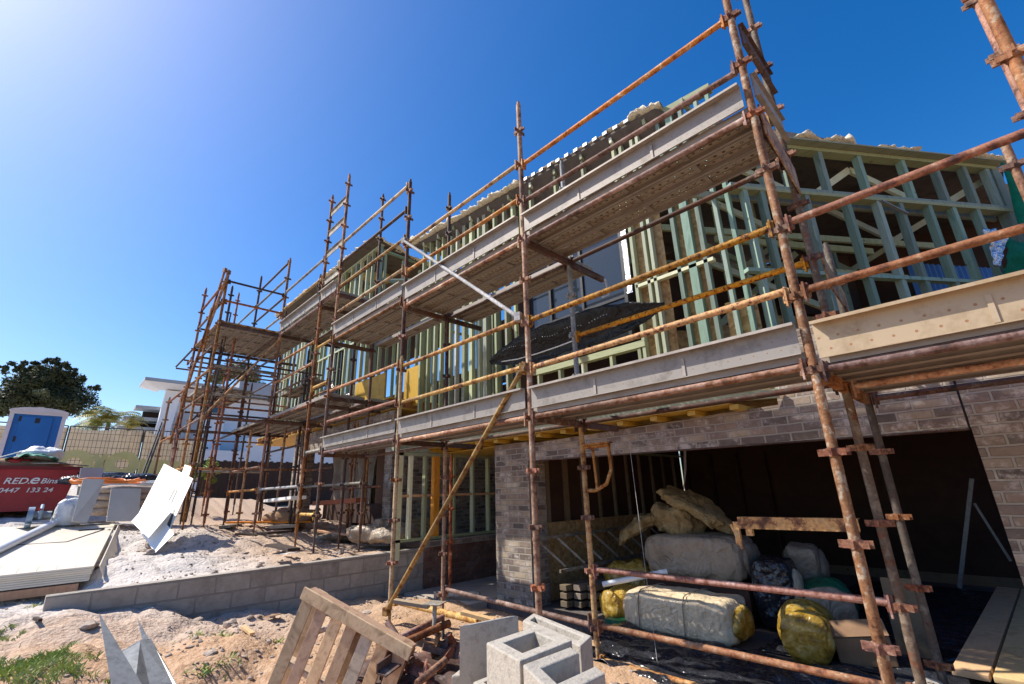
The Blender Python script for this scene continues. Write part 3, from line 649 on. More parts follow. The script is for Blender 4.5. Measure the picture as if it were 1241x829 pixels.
def toeboard(x0, x1, z0, h, mats, y=YA-.035, near=True):
    m = MB(); t = .004
    m.bx(x0+.05, x1-.04, y, y+t, z0, z0+h, 0)
    m.bx(x0+.05, x1-.04, y-.06, y, z0+h-.004, z0+h+.002, 1); m.bx(x0+.05, x1-.04, y-.06, y-.056, z0+h-.018, z0+h-.004, 1)
    m.bx(x0+.05, x1-.04, y-.012, y, z0, z0+.006, 1)
    n = 3
    for i in range(1, n):
        u = x0+(x1-x0)*i/n; m.bx(u-.012, u+.012, y-.008, y-.0005, z0+.01, z0+h*.72, 1)
    o = m.build('toeboard', mats, scaf)
    off = scaf.location
    uv_of(o, lambda c: (c.x, c.z+off.z-z0)); return o
TO = [M['toe'], M['toe_edge']]
toeboard(X2, XB, 2.275, .20, TO); toeboard(X1, X2, 2.285, .20, TO); toeboard(X0, X1, 2.32, .17, TO)
toeboard(XB, XR, 2.225, .225, [M['toe_tan'], M['toe_edge_tan']])
toeboard(X2, XB, 4.225, .20, TO); toeboard(X1, X2, 4.24, .22, TO); toeboard(X0, X1, 4.35, .2, TO)
toeboard(XL, XT, 5.27, .2, TO); toeboard(XT, X0, 5.27, .2, TO)
# end toe planks stacked on edge between front and back standards at the near end
for z, mt in ((4.95,'rust_dark'),(4.43,'toe_edge')):
    m = MB(); m.bx(XB+.03, XB+.045, YA+.03, YB-.03, z-.11, z+.11); m.bx(XB+.03, XB+.07, YA+.03, YB-.03, z+.106, z+.11); m.bx(XB+.03, XB+.07, YA+.03, YB-.03, z-.11, z-.106)
    m.build('end_toeboard', M[mt], scaf)
m = MB(); m.slab([(XB+.03,YA+.04,4.25),(XB+.03,YB,4.05),(XB+.03,YB,3.8),(XB+.03,YA+.08,4.0)], (1,0,0), .012); m.build('end_plate', M['rust_orange'], scaf)
m = MB(); m.slab([(XB+.04,YB+.1,3.3),(XB+.04,YC-.05,3.1),(XB+.04,YC-.05,2.9),(XB+.04,YB+.15,3.0)], (1,0,0), .012); m.build('end_plate', M['rust_yellow'], scaf)
# rungs between the twin standards
for z in (7.33, 6.83, 6.33, 5.7):
    m = MB(); m.bx(XT+.03, X0-.03, YA-.006, YA+.006, z-.06, z+.06); m.bx(XT+.03, X0-.03, YA-.03, YA-.006, z+.055, z+.06); m.build('end_toeboard', M['tube_grey'], scaf)
# access ladder in the tower
m = MB()
for dx in (0, .3): m.tube((XM+.9+dx,YT+.25,1.1), (XM+1.0+dx,YT+.4,5.9), .018, 6)
for i in range(15): m.tube((XM+.9+i*.006,YT+.25+i*.009,1.35+i*.29), (XM+1.2+i*.006,YT+.25+i*.009,1.35+i*.29), .011, 6)
m.build('access_ladder', M['rust_dark'], scaf)

# stray transoms lying at the base near the front standard
def loose(name, label, cat, p, q, r, mat, group=None):
    m = MB(); m.tube(p, q, r, 10); m.box(p, (.05,.05,.1)); return tag(m.build(name, M[mat]), label, cat, group)
loose('steel_pipe', 'cream yellow steel pipe lying across the pavers beside the sloping yellow brace', 'pipe', (X1+.08,YA+.02,.30), (-4.05,3.38,.29), .035, 'rust_yellow')
loose('steel_pipe', 'short pale grey pipe resting at the foot of the dwarf brick wall', 'pipe', (-6.45,4.55,.07), (-5.85,4.9,.10), .04, 'tube_grey')
bpy.context.view_layer.update()

# ------------------------------------------------------------------ the house under construction
house = empty('unfinished_house', (-5, 5.3, 0), 'two storey house under construction with green timber framing over recycled brick garage', 'house')
def part(mb, name, mat, bevel=0, parent=None): return mb.build(name, mat, parent or house, bevel)
WX = -8.4
def eave(x): return 7.197-(x+8.79)*.0855
# ground floor brickwork round the garage
m = MB(); m.bx(-5.75,-5.0,5.15,5.52,-.3,2.24); part(m, 'brick_pier', M['brick'], .004)
m = MB(); m.bx(-.135,3.2,5.15,5.4,-.3,3.0); part(m, 'brick_pier', M['brick'], .004)
m = MB(); m.hexa([(-5.0,5.152,1.955),(-1.46,5.152,1.905),(-1.46,5.262,1.905),(-5.0,5.262,1.955),(-5.0,5.152,2.20),(-1.46,5.152,2.27),(-1.46,5.262,2.27),(-5.0,5.262,2.20)])
m.hexa([(-1.46,5.152,1.905),(-.15,5.152,1.885),(-.15,5.262,1.885),(-1.46,5.262,1.905),(-1.46,5.152,3.0),(-.15,5.152,3.0),(-.15,5.262,3.0),(-1.46,5.262,3.0)])
part(m, 'brick_lintel', M['brick'])
m = MB(); m.hexa([(-5.0,5.145,1.943),(-.15,5.145,1.873),(-.15,5.25,1.873),(-5.0,5.25,1.943),(-5.0,5.145,1.953),(-.15,5.145,1.883),(-.15,5.25,1.883),(-5.0,5.25,1.953)]); part(m, 'steel_lintel', M['rust_dark'])
m = MB(); m.bx(-.149,-.137,5.17,5.3,1.88,3.0); part(m, 'control_joint', M['black_matt'])
# garage shell
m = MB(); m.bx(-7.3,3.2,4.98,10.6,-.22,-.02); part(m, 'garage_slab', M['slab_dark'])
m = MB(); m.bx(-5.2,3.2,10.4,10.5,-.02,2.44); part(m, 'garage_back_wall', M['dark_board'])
m = MB(); m.bx(-5.2,3.2,10.36,10.39,-.02,.12); part(m, 'skirting', M['shade_wood'])
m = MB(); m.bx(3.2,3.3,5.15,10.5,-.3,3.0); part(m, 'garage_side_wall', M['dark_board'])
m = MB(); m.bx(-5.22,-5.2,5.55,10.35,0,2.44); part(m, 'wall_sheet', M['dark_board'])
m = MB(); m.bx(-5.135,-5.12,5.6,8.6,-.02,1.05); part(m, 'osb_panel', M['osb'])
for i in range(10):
    m = MB(); y = 5.68+i*.47; m.bx(-5.19,-5.14,y,y+.09 if i in (0,1,2) else y+.045,0,2.16); part(m, 'stud', M['shade_wood'])
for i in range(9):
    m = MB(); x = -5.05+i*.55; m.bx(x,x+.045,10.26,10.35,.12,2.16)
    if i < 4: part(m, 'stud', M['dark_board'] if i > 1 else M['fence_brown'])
m = MB(); m.bx(-5.19,-5.1,5.6,10.3,2.16,2.2); part(m, 'top_plate', M['pine_h'])
# upper floor: edge beam, joists, deck sheet
m = MB(); m.bx(-7.95,-1.80,4.9,4.945,2.33,2.42); m.beam((-1.82,4.92,2.375),(-1.42,5.1,2.375),.045,.09); part(m, 'edge_beam', M['pine_h'])
for i in range(14):
    x = -7.8+i*.46; m = MB(); m.beam((x,4.95,2.28),(x+.04,5.9,2.28),.09,.05); part(m, 'floor_joist', M['yellow_ply'])
m = MB(); m.bx(-7.9,-1.75,4.9,5.34,2.422,2.44); m.bx(-7.9,-1.85,4.905,5.35,2.31,2.328); part(m, 'floor_sheet', M['yellow_ply'])
m = MB(); m.slab([(WX,5.35,2.45),(-1.5,5.35,2.45),(.86,8.76,2.45),(.86,10.6,2.45),(WX,10.6,2.45)], (0,0,1), .1); part(m, 'upper_floor', M['osb'])
m = MB(); m.bx(-7.3,-5.2,5.25,10.5,2.235,2.25); part(m, 'porch_ceiling', M['yellow_ply'])
# upper walls, plane A (above the garage front)
def studA(x, z0=2.55, z1=None, mat='pine_green', w=.045, y=5.35, d=.09):
    m = MB(); m.bx(x-w/2, x+w/2, y, y+d, z0, z1 if z1 else eave(x)+.02); return part(m, 'stud', M[mat])
xsA = [-8.38,-8.1,-7.85,-7.62,-7.32,-7.1,-6.85,-6.62,-6.38,-6.2,-5.9,-5.62,-5.38,-5.15]
for i, x in enumerate(xsA): studA(x, mat=['pine_green','pine_green','pine_pale'][i % 3 if i % 4 == 1 else 0], w=.09 if i in (4,6,7,9) else .05)
for px in (771,787,795,826,843,860,884,902):
    x = A(px, 345, Y=5.35).x; studA(x, mat='pine_green' if px < 800 else 'pine_teal', w={843:.10,826:.05,860:.05}.get(px,.045))
for x in (-4.9,-4.3,-3.7,-3.1): studA(x, 5.3)
for x in (-4.9,-4.45,-4.0,-3.5,-3.05): studA(x, 2.55, 3.3, 'pine_pale' if x == -4.0 else 'pine_green')
m = MB(); m.bx(WX,-1.5,5.352,5.438,5.22,5.265); part(m, 'noggin', M['pine_h'])
m = MB(); m.bx(-5.1,-2.95,5.34,5.445,3.3,3.39); m.bx(-5.1,-2.95,5.34,5.445,2.86,2.9); part(m, 'window_sill_plate', M['pine_h'])
m = MB(); m.bx(WX,-1.5,5.345,5.445,2.55,2.6); part(m, 'bottom_plate', M['pine_h'])
m = MB(); m.hexa([(WX,5.33,eave(WX)-.02),(-1.55,5.33,eave(-1.55)-.02),(-1.55,5.45,eave(-1.55)-.02),(WX,5.45,eave(WX)-.02),(WX,5.33,eave(WX)+.07),(-1.55,5.33,eave(-1.55)+.07),(-1.55,5.45,eave(-1.55)+.07),(WX,5.45,eave(WX)+.07)]); part(m, 'top_plate', M['pine_h'])
for (x0, x1, z0, z1) in ((-2.98,-2.55,2.6,5.2),(-2.35,-2.02,2.6,5.2),(-1.9,-1.55,2.6,3.6),(-1.9,-1.5,2.44,3.0)):
    m = MB(); m.bx(x0,x1,5.46,5.475,z0,z1); part(m, 'osb_panel', M['osb'])
m = MB(); m.hexa([(-2.98,5.35,4.15),(-1.9,5.35,4.15),(-1.9,5.43,4.15),(-2.98,5.43,4.15),(-2.98,5.35,4.195),(-1.9,5.35,4.195),(-1.9,5.43,4.195),(-2.98,5.43,4.195)]); part(m, 'noggin', M['pine_pale'])
# rafters / outriggers carrying the eave and the yellow insulation between them
for i in range(12):
    x = -8.3+i*.58; z = eave(x); m = MB(); m.beam((x,5.28,z-.02),(x,7.2,z+.10),.045,.09,); part(m, 'rafter', M['pine_pale'] if i % 3 == 0 else M['pine_h'])
for i in range(9):
    x = -8.0+i*.7; z = eave(x)-.24; m = MB(); blob(m, (x+.1,5.85,z-.05), (.5,.4,.3), eul(.2,.1,.3*i), 2.5, .05, 5, 20, 12, i); part(m, 'insulation_batt', M['batts_yellow'])
# roof
def roofz(x, y): return eave(x)+.05+(y-5.26)*.06
rp = [(-8.75,5.26),(-2.3,5.26),(-1.2,6.0),(.98,9.1),(.98,11.2),(-8.55,11.2)]
def rz(p):
    if p[0] > -1.5: return 5.78 if p[0] < 0 else 5.74
    return roofz(*p)
m = MB(); vs = [(x,y,rz((x,y))) for x,y in rp]; m.add(vs+[(x,y,z+.03) for x,y,z in vs], [(0,1,2,3,4,5)[::-1],(6,7,8,9,10,11)]+[(i,(i+1)%6,6+(i+1)%6,6+i) for i in range(6)]); part(m, 'roof_sheet', M['roof_shade'])
# corrugated edge of the roof iron on the right half of the eave
m = MB(); n = 14
for i in range(n):
    x0 = -5.1+i*(2.7/n); x1 = x0+2.5/n*.45; z = eave(x0)
    m.hexa([(x0,5.22,z+.08),(x1,5.22,z+.08),(x1,6.0,z+.12),(x0,6.0,z+.12),(x0,5.22,z+.135),(x1,5.22,z+.135),(x1,6.0,z+.165),(x0,6.0,z+.165)])
part(m, 'roof_ribs', M['roof_metal'])
def fluff(p, q, w, h, seed, name='insulation_edge', th=.8):
    """torn batt lying along a roof edge, thick and thin"""
    m = MB(); p = Vector(p); q = Vector(q); d = q-p; L = d.length; n = int(L/.035)+4
    a = Vector((-d.y, d.x, 0)).normalized()
    def fn(u, v):
        c = p+d*u; th_ = v*2*math.pi
        k = max(.05, .55+th*noise.noise((u*L*2.2, seed, 0))+.6*noise.noise((u*L*7, seed, 4)))
        r = 1+.5*noise.noise((u*L*9+seed, math.cos(th_)*2, math.sin(th_)*2))+.35*noise.noise((u*L*25+seed, math.cos(th_)*4, math.sin(th_)*4))
        return c + a*math.cos(th_)*w*r*.5*(.4+k) + Vector((0,0,1))*(h*.5*k*(1+math.sin(th_)*r)*(.7+.6*noise.noise((u*L*14,seed,7)))-.01)
    m.grid(fn, n, 12); return part(m, name, M['fluff'])
fluff((-8.7,5.24,eave(-8.7)+.08), (-5.0,5.24,eave(-5.0)+.08), .2, .2, 1)
fluff((-5.0,5.3,eave(-5.0)+.14), (-2.4,5.3,eave(-2.4)+.14), .10, .06, 2, th=1.2)
fluff((-2.7,5.25,eave(-2.7)+.1), (-2.2,5.3,eave(-2.2)+.08), .16, .15, 5)
# windows of the upper floor
def window(x0, x1, z0, z1, y, mull=(), tr=()):
    f = MB(); t = .05
    f.bx(x0,x1,y-.03,y+.05,z0,z0+t); f.bx(x0,x1,y-.03,y+.05,z1-t,z1); f.bx(x0,x0+t,y-.03,y+.05,z0+t,z1-t); f.bx(x1-t,x1,y-.03,y+.05,z0+t,z1-t)
    for k in mull: f.bx(k-.022,k+.022,y-.025,y+.045,z0+t,z1-t)
    for k in tr: f.bx(x0+t,x1-t,y-.022,y+.04,k-.02,k+.02)
    w = part(f, 'window', M['black_matt'])
    g = MB(); g.bx(x0+t,x1-t,y+.005,y+.012,z0+t,z1-t); g.build('pane', M['glass'], w)
    return w
window(-5.05, -3.12, 3.42, 5.2, 5.37, (-4.55,-3.9), (4.1,))
m = MB(); m.bx(-3.11,-3.03,5.325,5.34,4.1,5.2); part(m, 'foil_flashing', M['foil'])
# inner and back walls of the upper floor; dark boards carry its shade as colour
m = MB(); m.bx(WX,-3.6,9.2,9.25,2.55,6.6); part(m, 'wall_and_shade_sheet', M['dark_board'])
m = MB(); m.bx(-3.6,1.0,10.9,10.95,2.55,4.6); part(m, 'wall_and_shade_sheet', M['osb'])
m = MB(); m.bx(-4.2,1.2,10.97,11.0,4.6,6.35); part(m, 'wall_and_shade_sheet', M['dark_board'])
for i in range(12):
    x = -8.3+i*.58; m = MB(); m.bx(x,x+.045,7.4,7.49,2.55,6.6); part(m, 'inner_stud', M['pine_green'])
for i in range(8):
    m = MB(); y = 5.9+i*.6; m.bx(-5.0,-4.91,y,y+.045,2.55,6.4); part(m, 'inner_stud', M['pine_teal'])
# wall B: the raked flank behind the near end of the scaffold
CB = Vector((-1.5,5.35,0)); DB = Vector((.568,.823,0)); NB = Vector((.823,-.568,0))
def atB(px, py):
    d = ray(px, py); k = NB.dot(CB-Vector((0,0,0)))/(NB.x*d.x+NB.y*d.y); p = Vector((0,0,CH))+d*k
    return (p-CB).dot(DB), p.z
def onB(s, z, off=0): return CB+DB*s-NB*off+Vector((0,0,z))
def studB(s, z0, z1, mat='pine_teal', w=.045, d=.09, off=0, name='stud'):
    m = MB(); m.beam(onB(s,z0,off+d/2), onB(s,z1,off+d/2), w, d, up=tuple(DB)) ; 
    m = MB(); a = onB(s-w/2,z0,off); b = onB(s+w/2,z0,off); c = onB(s+w/2,z0,off+d); e = onB(s-w/2,z0,off+d); h = Vector((0,0,z1-z0))
    m.hexa([a,b,c,e,a+h,b+h,c+h,e+h]); return part(m, name, M[mat])
for (px, py) in ((925,330),(940,300),(995,300),(1045,300),(1083,300),(1107,290),(1142,290),(1175,300),(1200,290)):
    s, z = atB(px, py); studB(s, 2.55, 4.96, w=.06)
for (px, py) in ((925,200),(955,205),(998,200),(1046,205),(1098,205),(1140,215),(1178,225),(1205,225)):
    s, z = atB(px, py); studB(s, 5.05, 5.66, w=.06)
for z0, h, mt, nm, d in ((4.96,.045,'pine_h','mid_plate',.12),(5.005,.04,'pine_teal','mid_plate',.10),(5.66,.05,'pine_h','top_plate',.12),(2.55,.05,'pine_h','bottom_plate',.1),(3.84,.045,'pine_teal','noggin',.07)):
    m = MB(); a = onB(-.05,z0,-.01); b = onB(4.2,z0,-.01); c = onB(4.2,z0,d); e = onB(-.05,z0,d); hh = Vector((0,0,h)); m.hexa([a,b,c,e,a+hh,b+hh,c+hh,e+hh]); part(m, nm, M[mt])
m = MB(); a = onB(-.3,5.71,-.12); b = onB(4.3,5.71,-.12); c = onB(4.3,5.72,.12); e = onB(-.3,5.72,.12); hh = Vector((0,0,.02)); m.hexa([a,b,c,e,a+hh,b+hh,c+hh,e+hh]); part(m, 'roof_batten', M['pine_h'])
fluff(onB(-.4,5.79,-.02), onB(2.9,5.79,-.02), .14, .10, 3, th=1.9); fluff(onB(3.6,5.74,-.05), onB(4.25,5.74,-.05), .22, .17, 9, th=.3)
# roof trusses inside flank B: pale diagonals with nail plates
for k, off in enumerate((.22, 1.0, 2.0)):
    for (s0,z0,s1,z1) in ((.0,5.6,1.2,5.05),(1.2,5.05,2.0,5.6),(2.0,5.6,3.2,5.05),(3.2,5.05,4.2,5.6)):
        m = MB(); m.beam(onB(s0+k*.2,z0,off), onB(s1+k*.2,z1,off), .09, .04, up=tuple(NB)); part(m, 'truss_web', M['pine_pale'] if k < 2 else M['pine_green'])
    m = MB(); m.beam(onB(-.5,5.0,off), onB(4.2,5.0,off), .045, .09); part(m, 'truss_chord', M['pine_green'])
for s, off, z in ((.9,1.2,2.55),(1.7,1.5,2.55),(2.5,1.2,2.55),(3.1,1.7,2.55)):
    studB(s, z, 5.0, 'pine_pale' if s < 2 else 'pine_teal', off=off, name='inner_stud')
for s0, s1, z0, z1, off, mt in ((.2,1.5,2.55,3.9,2.2,'osb'),(1.7,2.9,2.55,4.1,1.9,'osb'),(-.2,.4,2.55,3.4,.6,'osb'),(0,3.2,5.0,5.7,3.2,'dark_board'),(-.5,3.4,2.6,5.1,3.1,'dark_board'),(2.9,4.3,4.45,5.7,2.6,'dark_board'),(-2.2,-.5,2.6,5.7,2.9,'dark_board')):  # dark sheets added to fill sky gaps, standing in for interior shade
    m = MB(); a = onB(s0,z0,off); b = onB(s1,z0,off); n_ = NB*.012; hh = Vector((0,0,z1-z0)); m.hexa([a,b,b+n_,a+n_,a+hh,b+hh,b+hh+n_,a+hh+n_]); part(m, 'wall_and_shade_sheet', M[mt])
for (s0,z0,s1,z1,off) in ((.1,4.6,2.0,3.9,1.1),(.3,3.6,1.9,4.9,1.3),(1.6,4.4,3.3,4.35,.9),(.2,4.75,2.7,4.7,.8)):
    m = MB(); m.beam(onB(s0,z0,off), onB(s1,z1,off), .045, .09, up=(0,0,1)); part(m, 'wall_brace', M['pine_green'])
m = MB(); m.beam(onB(2.05,4.95,-.02), onB(2.4,4.78,-.02), .04, .012); m.beam(onB(.85,4.9,-.02), onB(.88,5.1,-.02), .04, .012); part(m, 'steel_strap', M['galv'])
studB(4.2, 2.5, 5.72, 'pine_teal', .14, .14)
# green shade cloth, foil and tarp at the far end of flank B
m = MB()
m.grid(lambda u, v: onB(3.98+.10*(1-v)+u*(.16+.35*(1-v))+.03*math.sin(v*9), 2.6+3.0*v, -.14-.1*u+.04*math.sin(v*11+u*4)), 6, 24)
c = m.build('shade_cloth', M['green_cloth'], None, solid=.01); tag(c, 'strip of bright green shade cloth hanging down the far corner of the timber frame', 'shade cloth')
m = MB(); m.grid(lambda u, v: onB(3.22+.25*v+u*.75, 3.8+v*(.58)+.05*math.sin(u*9), -.16-.1*math.sin(v*3)+.05*noise.noise((u*5,v*5,1))), 16, 12)
c = m.build('green_tarp', M['green_cloth'], None, solid=.01); tag(c, 'green tarp bulging over the deck edge at the right of the picture', 'tarp')
m = MB(); m.grid(lambda u, v: onB(3.12+u*.42*(.1+.9*v), 3.95+v*.52, -.26+.06*noise.noise((u*6,v*6,3))), 18, 18)
c = m.build('foil_wrap', M['foil'], None, solid=.006); tag(c, 'crumpled silver foil sheet beside the green tarp', 'foil')
m = MB(); n = 46
def corr(u, v): s = 3.9+u*2.4; return onB(s, 3.0+v*1.85, 1.3+.02*math.sin(u*n*2*math.pi/2.0))
m.grid(corr, 184, 1, smooth=False); c = m.build('corrugated_sheet', M['blue_metal'], None, solid=.004); tag(c, 'blue corrugated iron sheets standing behind the far studs', 'iron sheet')

# porch recess and left block
m = MB(); m.bx(-7.4,-7.29,4.9,9.2,0,.65); part(m, 'porch_dwarf_wall', M['brick_red'])
m = MB(); m.bx(-7.45,-7.24,4.9,9.2,.652,.76); part(m, 'sill_course', M['brick'])
m = MB(); m.bx(-7.4,-7.31,4.3,9.1,.765,.81); part(m, 'bottom_plate', M['pine_h'])
m = MB(); m.bx(-7.4,-7.31,4.3,9.1,2.18,2.235); part(m, 'top_plate', M['pine_h'])
m = MB(); m.bx(-7.42,-7.30,4.2,9.1,2.24,2.44); part(m, 'green_beam', M['pine_green'])
for i, (px, mt, w) in enumerate(((498,'pine_pale',.05),(516,'pine_green',.05),(551,'pine_green',.045),(574,'pine_green',.045),(593,'pine_green',.045))):
    y = A(px, 600, X=-7.31).y; m = MB(); m.bx(-7.4,-7.31,y-w/2,y+w/2,.81,2.18); part(m, 'stud', M[mt])
y = A(529, 600, X=-7.31).y; m = MB(); m.bx(-7.4,-7.305,y-.06,y+.06,.81,2.18); part(m, 'post', M['orange_wood'])
m = MB(); m.bx(-7.38,-7.33,4.35,9.1,1.48,1.52); part(m, 'noggin', M['orange_wood'])
m = MB(); m.bx(-7.42,-7.31,4.32,4.41,.5,2.24); part(m, 'post', M['pine_pale'])
m = MB(); m.bx(-9.3,-9.0,5.15,5.5,.3,2.9); part(m, 'brick_pier', M['brick'])
m = MB(); m.bx(-9.2,-9.09,5.5,9.4,.3,3.0); part(m, 'brick_side_wall', M['brick'])
m = MB(); m.bx(-14.75,-14.05,5.15,5.5,.6,3.4); part(m, 'brick_pier', M['brick'])
m = MB(); m.bx(-14.05,-9.0,5.15,5.26,2.72,3.3); part(m, 'brick_lintel', M['brick'])
m = MB(); m.bx(-9.0,-7.5,9.3,9.4,0,3.2); part(m, 'porch_back_wall', M['brick_red'])
for i in range(7):
    m = MB(); x = -13.5+i*.62; m.bx(x,x+.06,6.1,6.19,.9,2.9); part(m, 'stud', M['pine_green'] if i % 2 else M['pine_pale'])
m = MB(); m.bx(-18.5,-9.1,8.6,8.7,.5,3.25); part(m, 'wall_and_shade_sheet', M['dark_board'])
m = MB(); m.grid(lambda u, v: Vector((-13.4+u*2.4, 5.8+.08*math.sin(u*30+v*3)+.05*noise.noise((u*9,v*4,2)), 1.3+v*1.5)), 50, 14); part(m, 'plastic_curtain', M['bale_grey'])
# left block: floor with yellow boards, studs, roof
LF = 3.32
m = MB(); m.bx(-18,-8.9,4.95,9.4,LF,LF+.02); m.bx(-18,-8.9,4.95,9.4,LF+.2,LF+.22); part(m, 'floor_sheet', M['yellow_ply'])
for i in range(20):
    m = MB(); x = -17.8+i*.46; m.bx(x,x+.045,4.95,7.2,LF+.022,LF+.198); part(m, 'floor_joist', M['orange_wood'])
m = MB(); m.bx(-10.9,-9.42,5.1,5.13,LF+.1,4.22); part(m, 'yellow_board', M['yellow_ply'])
m = MB(); m.bx(-9.40,-8.62,5.6,5.63,LF+.1,4.35); part(m, 'yellow_board', M['yellow_ply'])
def zl(x): return 8.22
xl = [-17.9,-17.5,-17.2,-16.9,-16.5,-16.1,-15.8,-15.5,-15.1,-14.8,-14.4,-14.1,-13.8,-13.4,-13.0,-12.7,-12.3,-12.0,-11.7,-11.3,-11.0,-10.6]
for i, x in enumerate(xl):
    m = MB(); w = (.05,.1,.05,.05)[i % 4]; m.bx(x-w/2,x+w/2,5.35,5.44,LF+.22,8.1); part(m, 'stud', M[('pine_green','pine_green','pine_pale','pine_teal')[(i*3) % 4]])
for z, nm in ((5.55,'noggin'),(6.9,'noggin'),(8.1,'top_plate')):
    m = MB(); m.bx(-18,-10.5,5.34,5.45,z,z+.05); part(m, nm, M['pine_h'])
for i in range(7):
    y = 5.5+i*.55; m = MB(); m.bx(-10.6,-10.51,y,y+.045,LF+.22,8.0-.12*i); part(m, 'stud', M['pine_green'])
for z in (6.1,7.1,7.95):
    m = MB(); m.bx(-10.6,-10.5,5.45,9.2,z,z+.045); part(m, 'noggin', M['pine_teal'])
m = MB(); m.beam((-10.55,5.5,7.1),(-10.55,8.0,7.9),.045,.09,up=(1,0,0)); m.beam((-10.55,5.5,6.1),(-10.55,7.6,7.1),.045,.09,up=(1,0,0)); part(m, 'wall_brace', M['pine_pale'])
m = MB(); m.hexa([(-18.2,5.1,8.18),(-10.4,5.1,8.18),(-10.4,9.4,7.5),(-18.2,9.4,7.5),(-18.2,5.1,8.21),(-10.4,5.1,8.21),(-10.4,9.4,7.53),(-18.2,9.4,7.53)]); part(m, 'roof_sheet', M['roof_shade'])
fluff((-18.1,5.12,8.2), (-10.4,5.12,8.2), .2, .16, 12); fluff((-10.42,5.1,8.2), (-10.42,7.2,7.85), .2, .16, 14)
for i in range(5):
    m = MB(); x = -17.4+i*1.4; blob(m, (x,5.9,7.75), (.9,.4,.3), eul(0,.1,.2*i), 2.5, .06, 4, 20, 12, i+20); part(m, 'insulation_batt', M['batts_yellow'])
m = MB(); m.bx(-18,-12.2,8.9,8.95,6.4,7.6); part(m, 'wall_and_shade_sheet', M['dark_board'])
m = MB(); m.bx(-18,-10.6,8.9,8.95,LF+.2,5.2); part(m, 'wall_and_shade_sheet', M['dark_board'])
for i in range(16):
    m = MB(); x = -17.7+i*.46; m.bx(x,x+.05,7.3,7.39,LF+.22,7.7); part(m, 'inner_stud', M['pine_green'])
window(-10.4,-8.6,4.5,5.6,8.8,(-9.6,),())
for i in range(5):
    m = MB(); x = -10.3+i*.42; m.bx(x,x+.05,8.3,8.39,LF+.2,6.6); part(m, 'inner_stud', M['pine_teal'] if i % 2 else M['pine_green'])
m = MB(); m.bx(-10.5,-8.4,9.0,9.05,LF,4.5); part(m, 'wall_and_shade_sheet', M['dark_board'])
m = MB(); m.bx(-10.5,-8.4,9.0,9.05,5.6,6.5); part(m, 'wall_and_shade_sheet', M['dark_board'])
fluff((-9.9,5.2,5.95), (-8.9,5.2,5.75), .3, .3, 31)
window(-16.3,-15.2,4.3,5.5,5.4,(-15.75,),()); window(-13.3,-12.5,4.2,5.6,5.4,(),(5.0,))

# ------------------------------------------------------------------ block retaining wall
m = MB()
for (y0, y1, z0, z1a, z1b) in ((.22,4.9,-.3,.60,.64),):
    m.hexa([(-7.50,y0,z0),(-7.34,y0,z0),(-7.34,y1,z0),(-7.50,y1,z0),(-7.50,y0,z1a),(-7.34,y0,z1a),(-7.34,y1,z1b),(-7.50,y1,z1b)])
tag(m.build('retaining_wall', M['blockwork'], bevel=.006), 'low grey concrete block retaining wall holding back the sand', 'wall')

# ------------------------------------------------------------------ things in and before the garage
def T(mb, name, mat, label, cat, group=None, **k): return tag(mb.build(name, mat, None, **k), label, cat, group)
p = A(585,0,Y=1) if False else None
# black plastic wrapped awnings lying on the back of the first deck
m = MB(); 
def hood(x0, x1, y, z, h, seed):
    def fn(u, v):
        x = x0+(x1-x0)*u; t = v*math.pi*1.15-.2
        e = max(.12,1-abs(2*u-1)**3.2*.92)*(1+.12*noise.noise((x*3,0,seed)))
        n = .03*noise.noise((x*4,v*5,seed))
        return Vector((x, y-math.cos(t)*.10*e-n, z-(h*.5)*(v*2-1)*e+.04*math.sin(u*3)+n*.6+.09*(u-.5)*0))
    return fn
m.grid(hood(-5.35,-2.3,4.72,3.50,.42,1), 90, 20); o = T(m, 'wrapped_awning', M['black_wrap'], 'long black plastic wrapped awning with a row of rivets slung outside the upper window', 'awning', solid=.02)
d = MB()
for i in range(44):
    if i % 9 < 7: x = -4.9+i*.045; d.box((x,4.60,3.56+.02*math.sin(i*.5)), (.014,.01,.012))
d.build('rivets', M['galv'], o)
d = MB(); d.path([(-4.95,4.61,3.40),(-4.6,4.605,3.36),(-4.2,4.6,3.35),(-3.8,4.6,3.36),(-3.45,4.6,3.38)], .009, 6); d.build('highlight_line', M['plastic_white'], o)  # pale lines modelled along the wrap as its highlights
d = MB(); d.path([(-3.1,4.605,3.42),(-2.9,4.61,3.40),(-2.8,4.6,3.46)], .008, 6); d.build('highlight_line', M['plastic_white'], o)
m = MB(); m.grid(lambda u, v: Vector((-13.6+u*3.0+.1*v, 4.9-.15*v+.1*noise.noise((u*6,v*4,8)), 3.55+(1-v)*(.35+.55*math.sin(u*math.pi)*abs(noise.noise((u*3,0,4))+.5)))), 40, 10)
T(m, 'black_plastic', M['black'], 'crumpled black plastic heap on the first deck of the far block', 'plastic sheet', solid=.01)

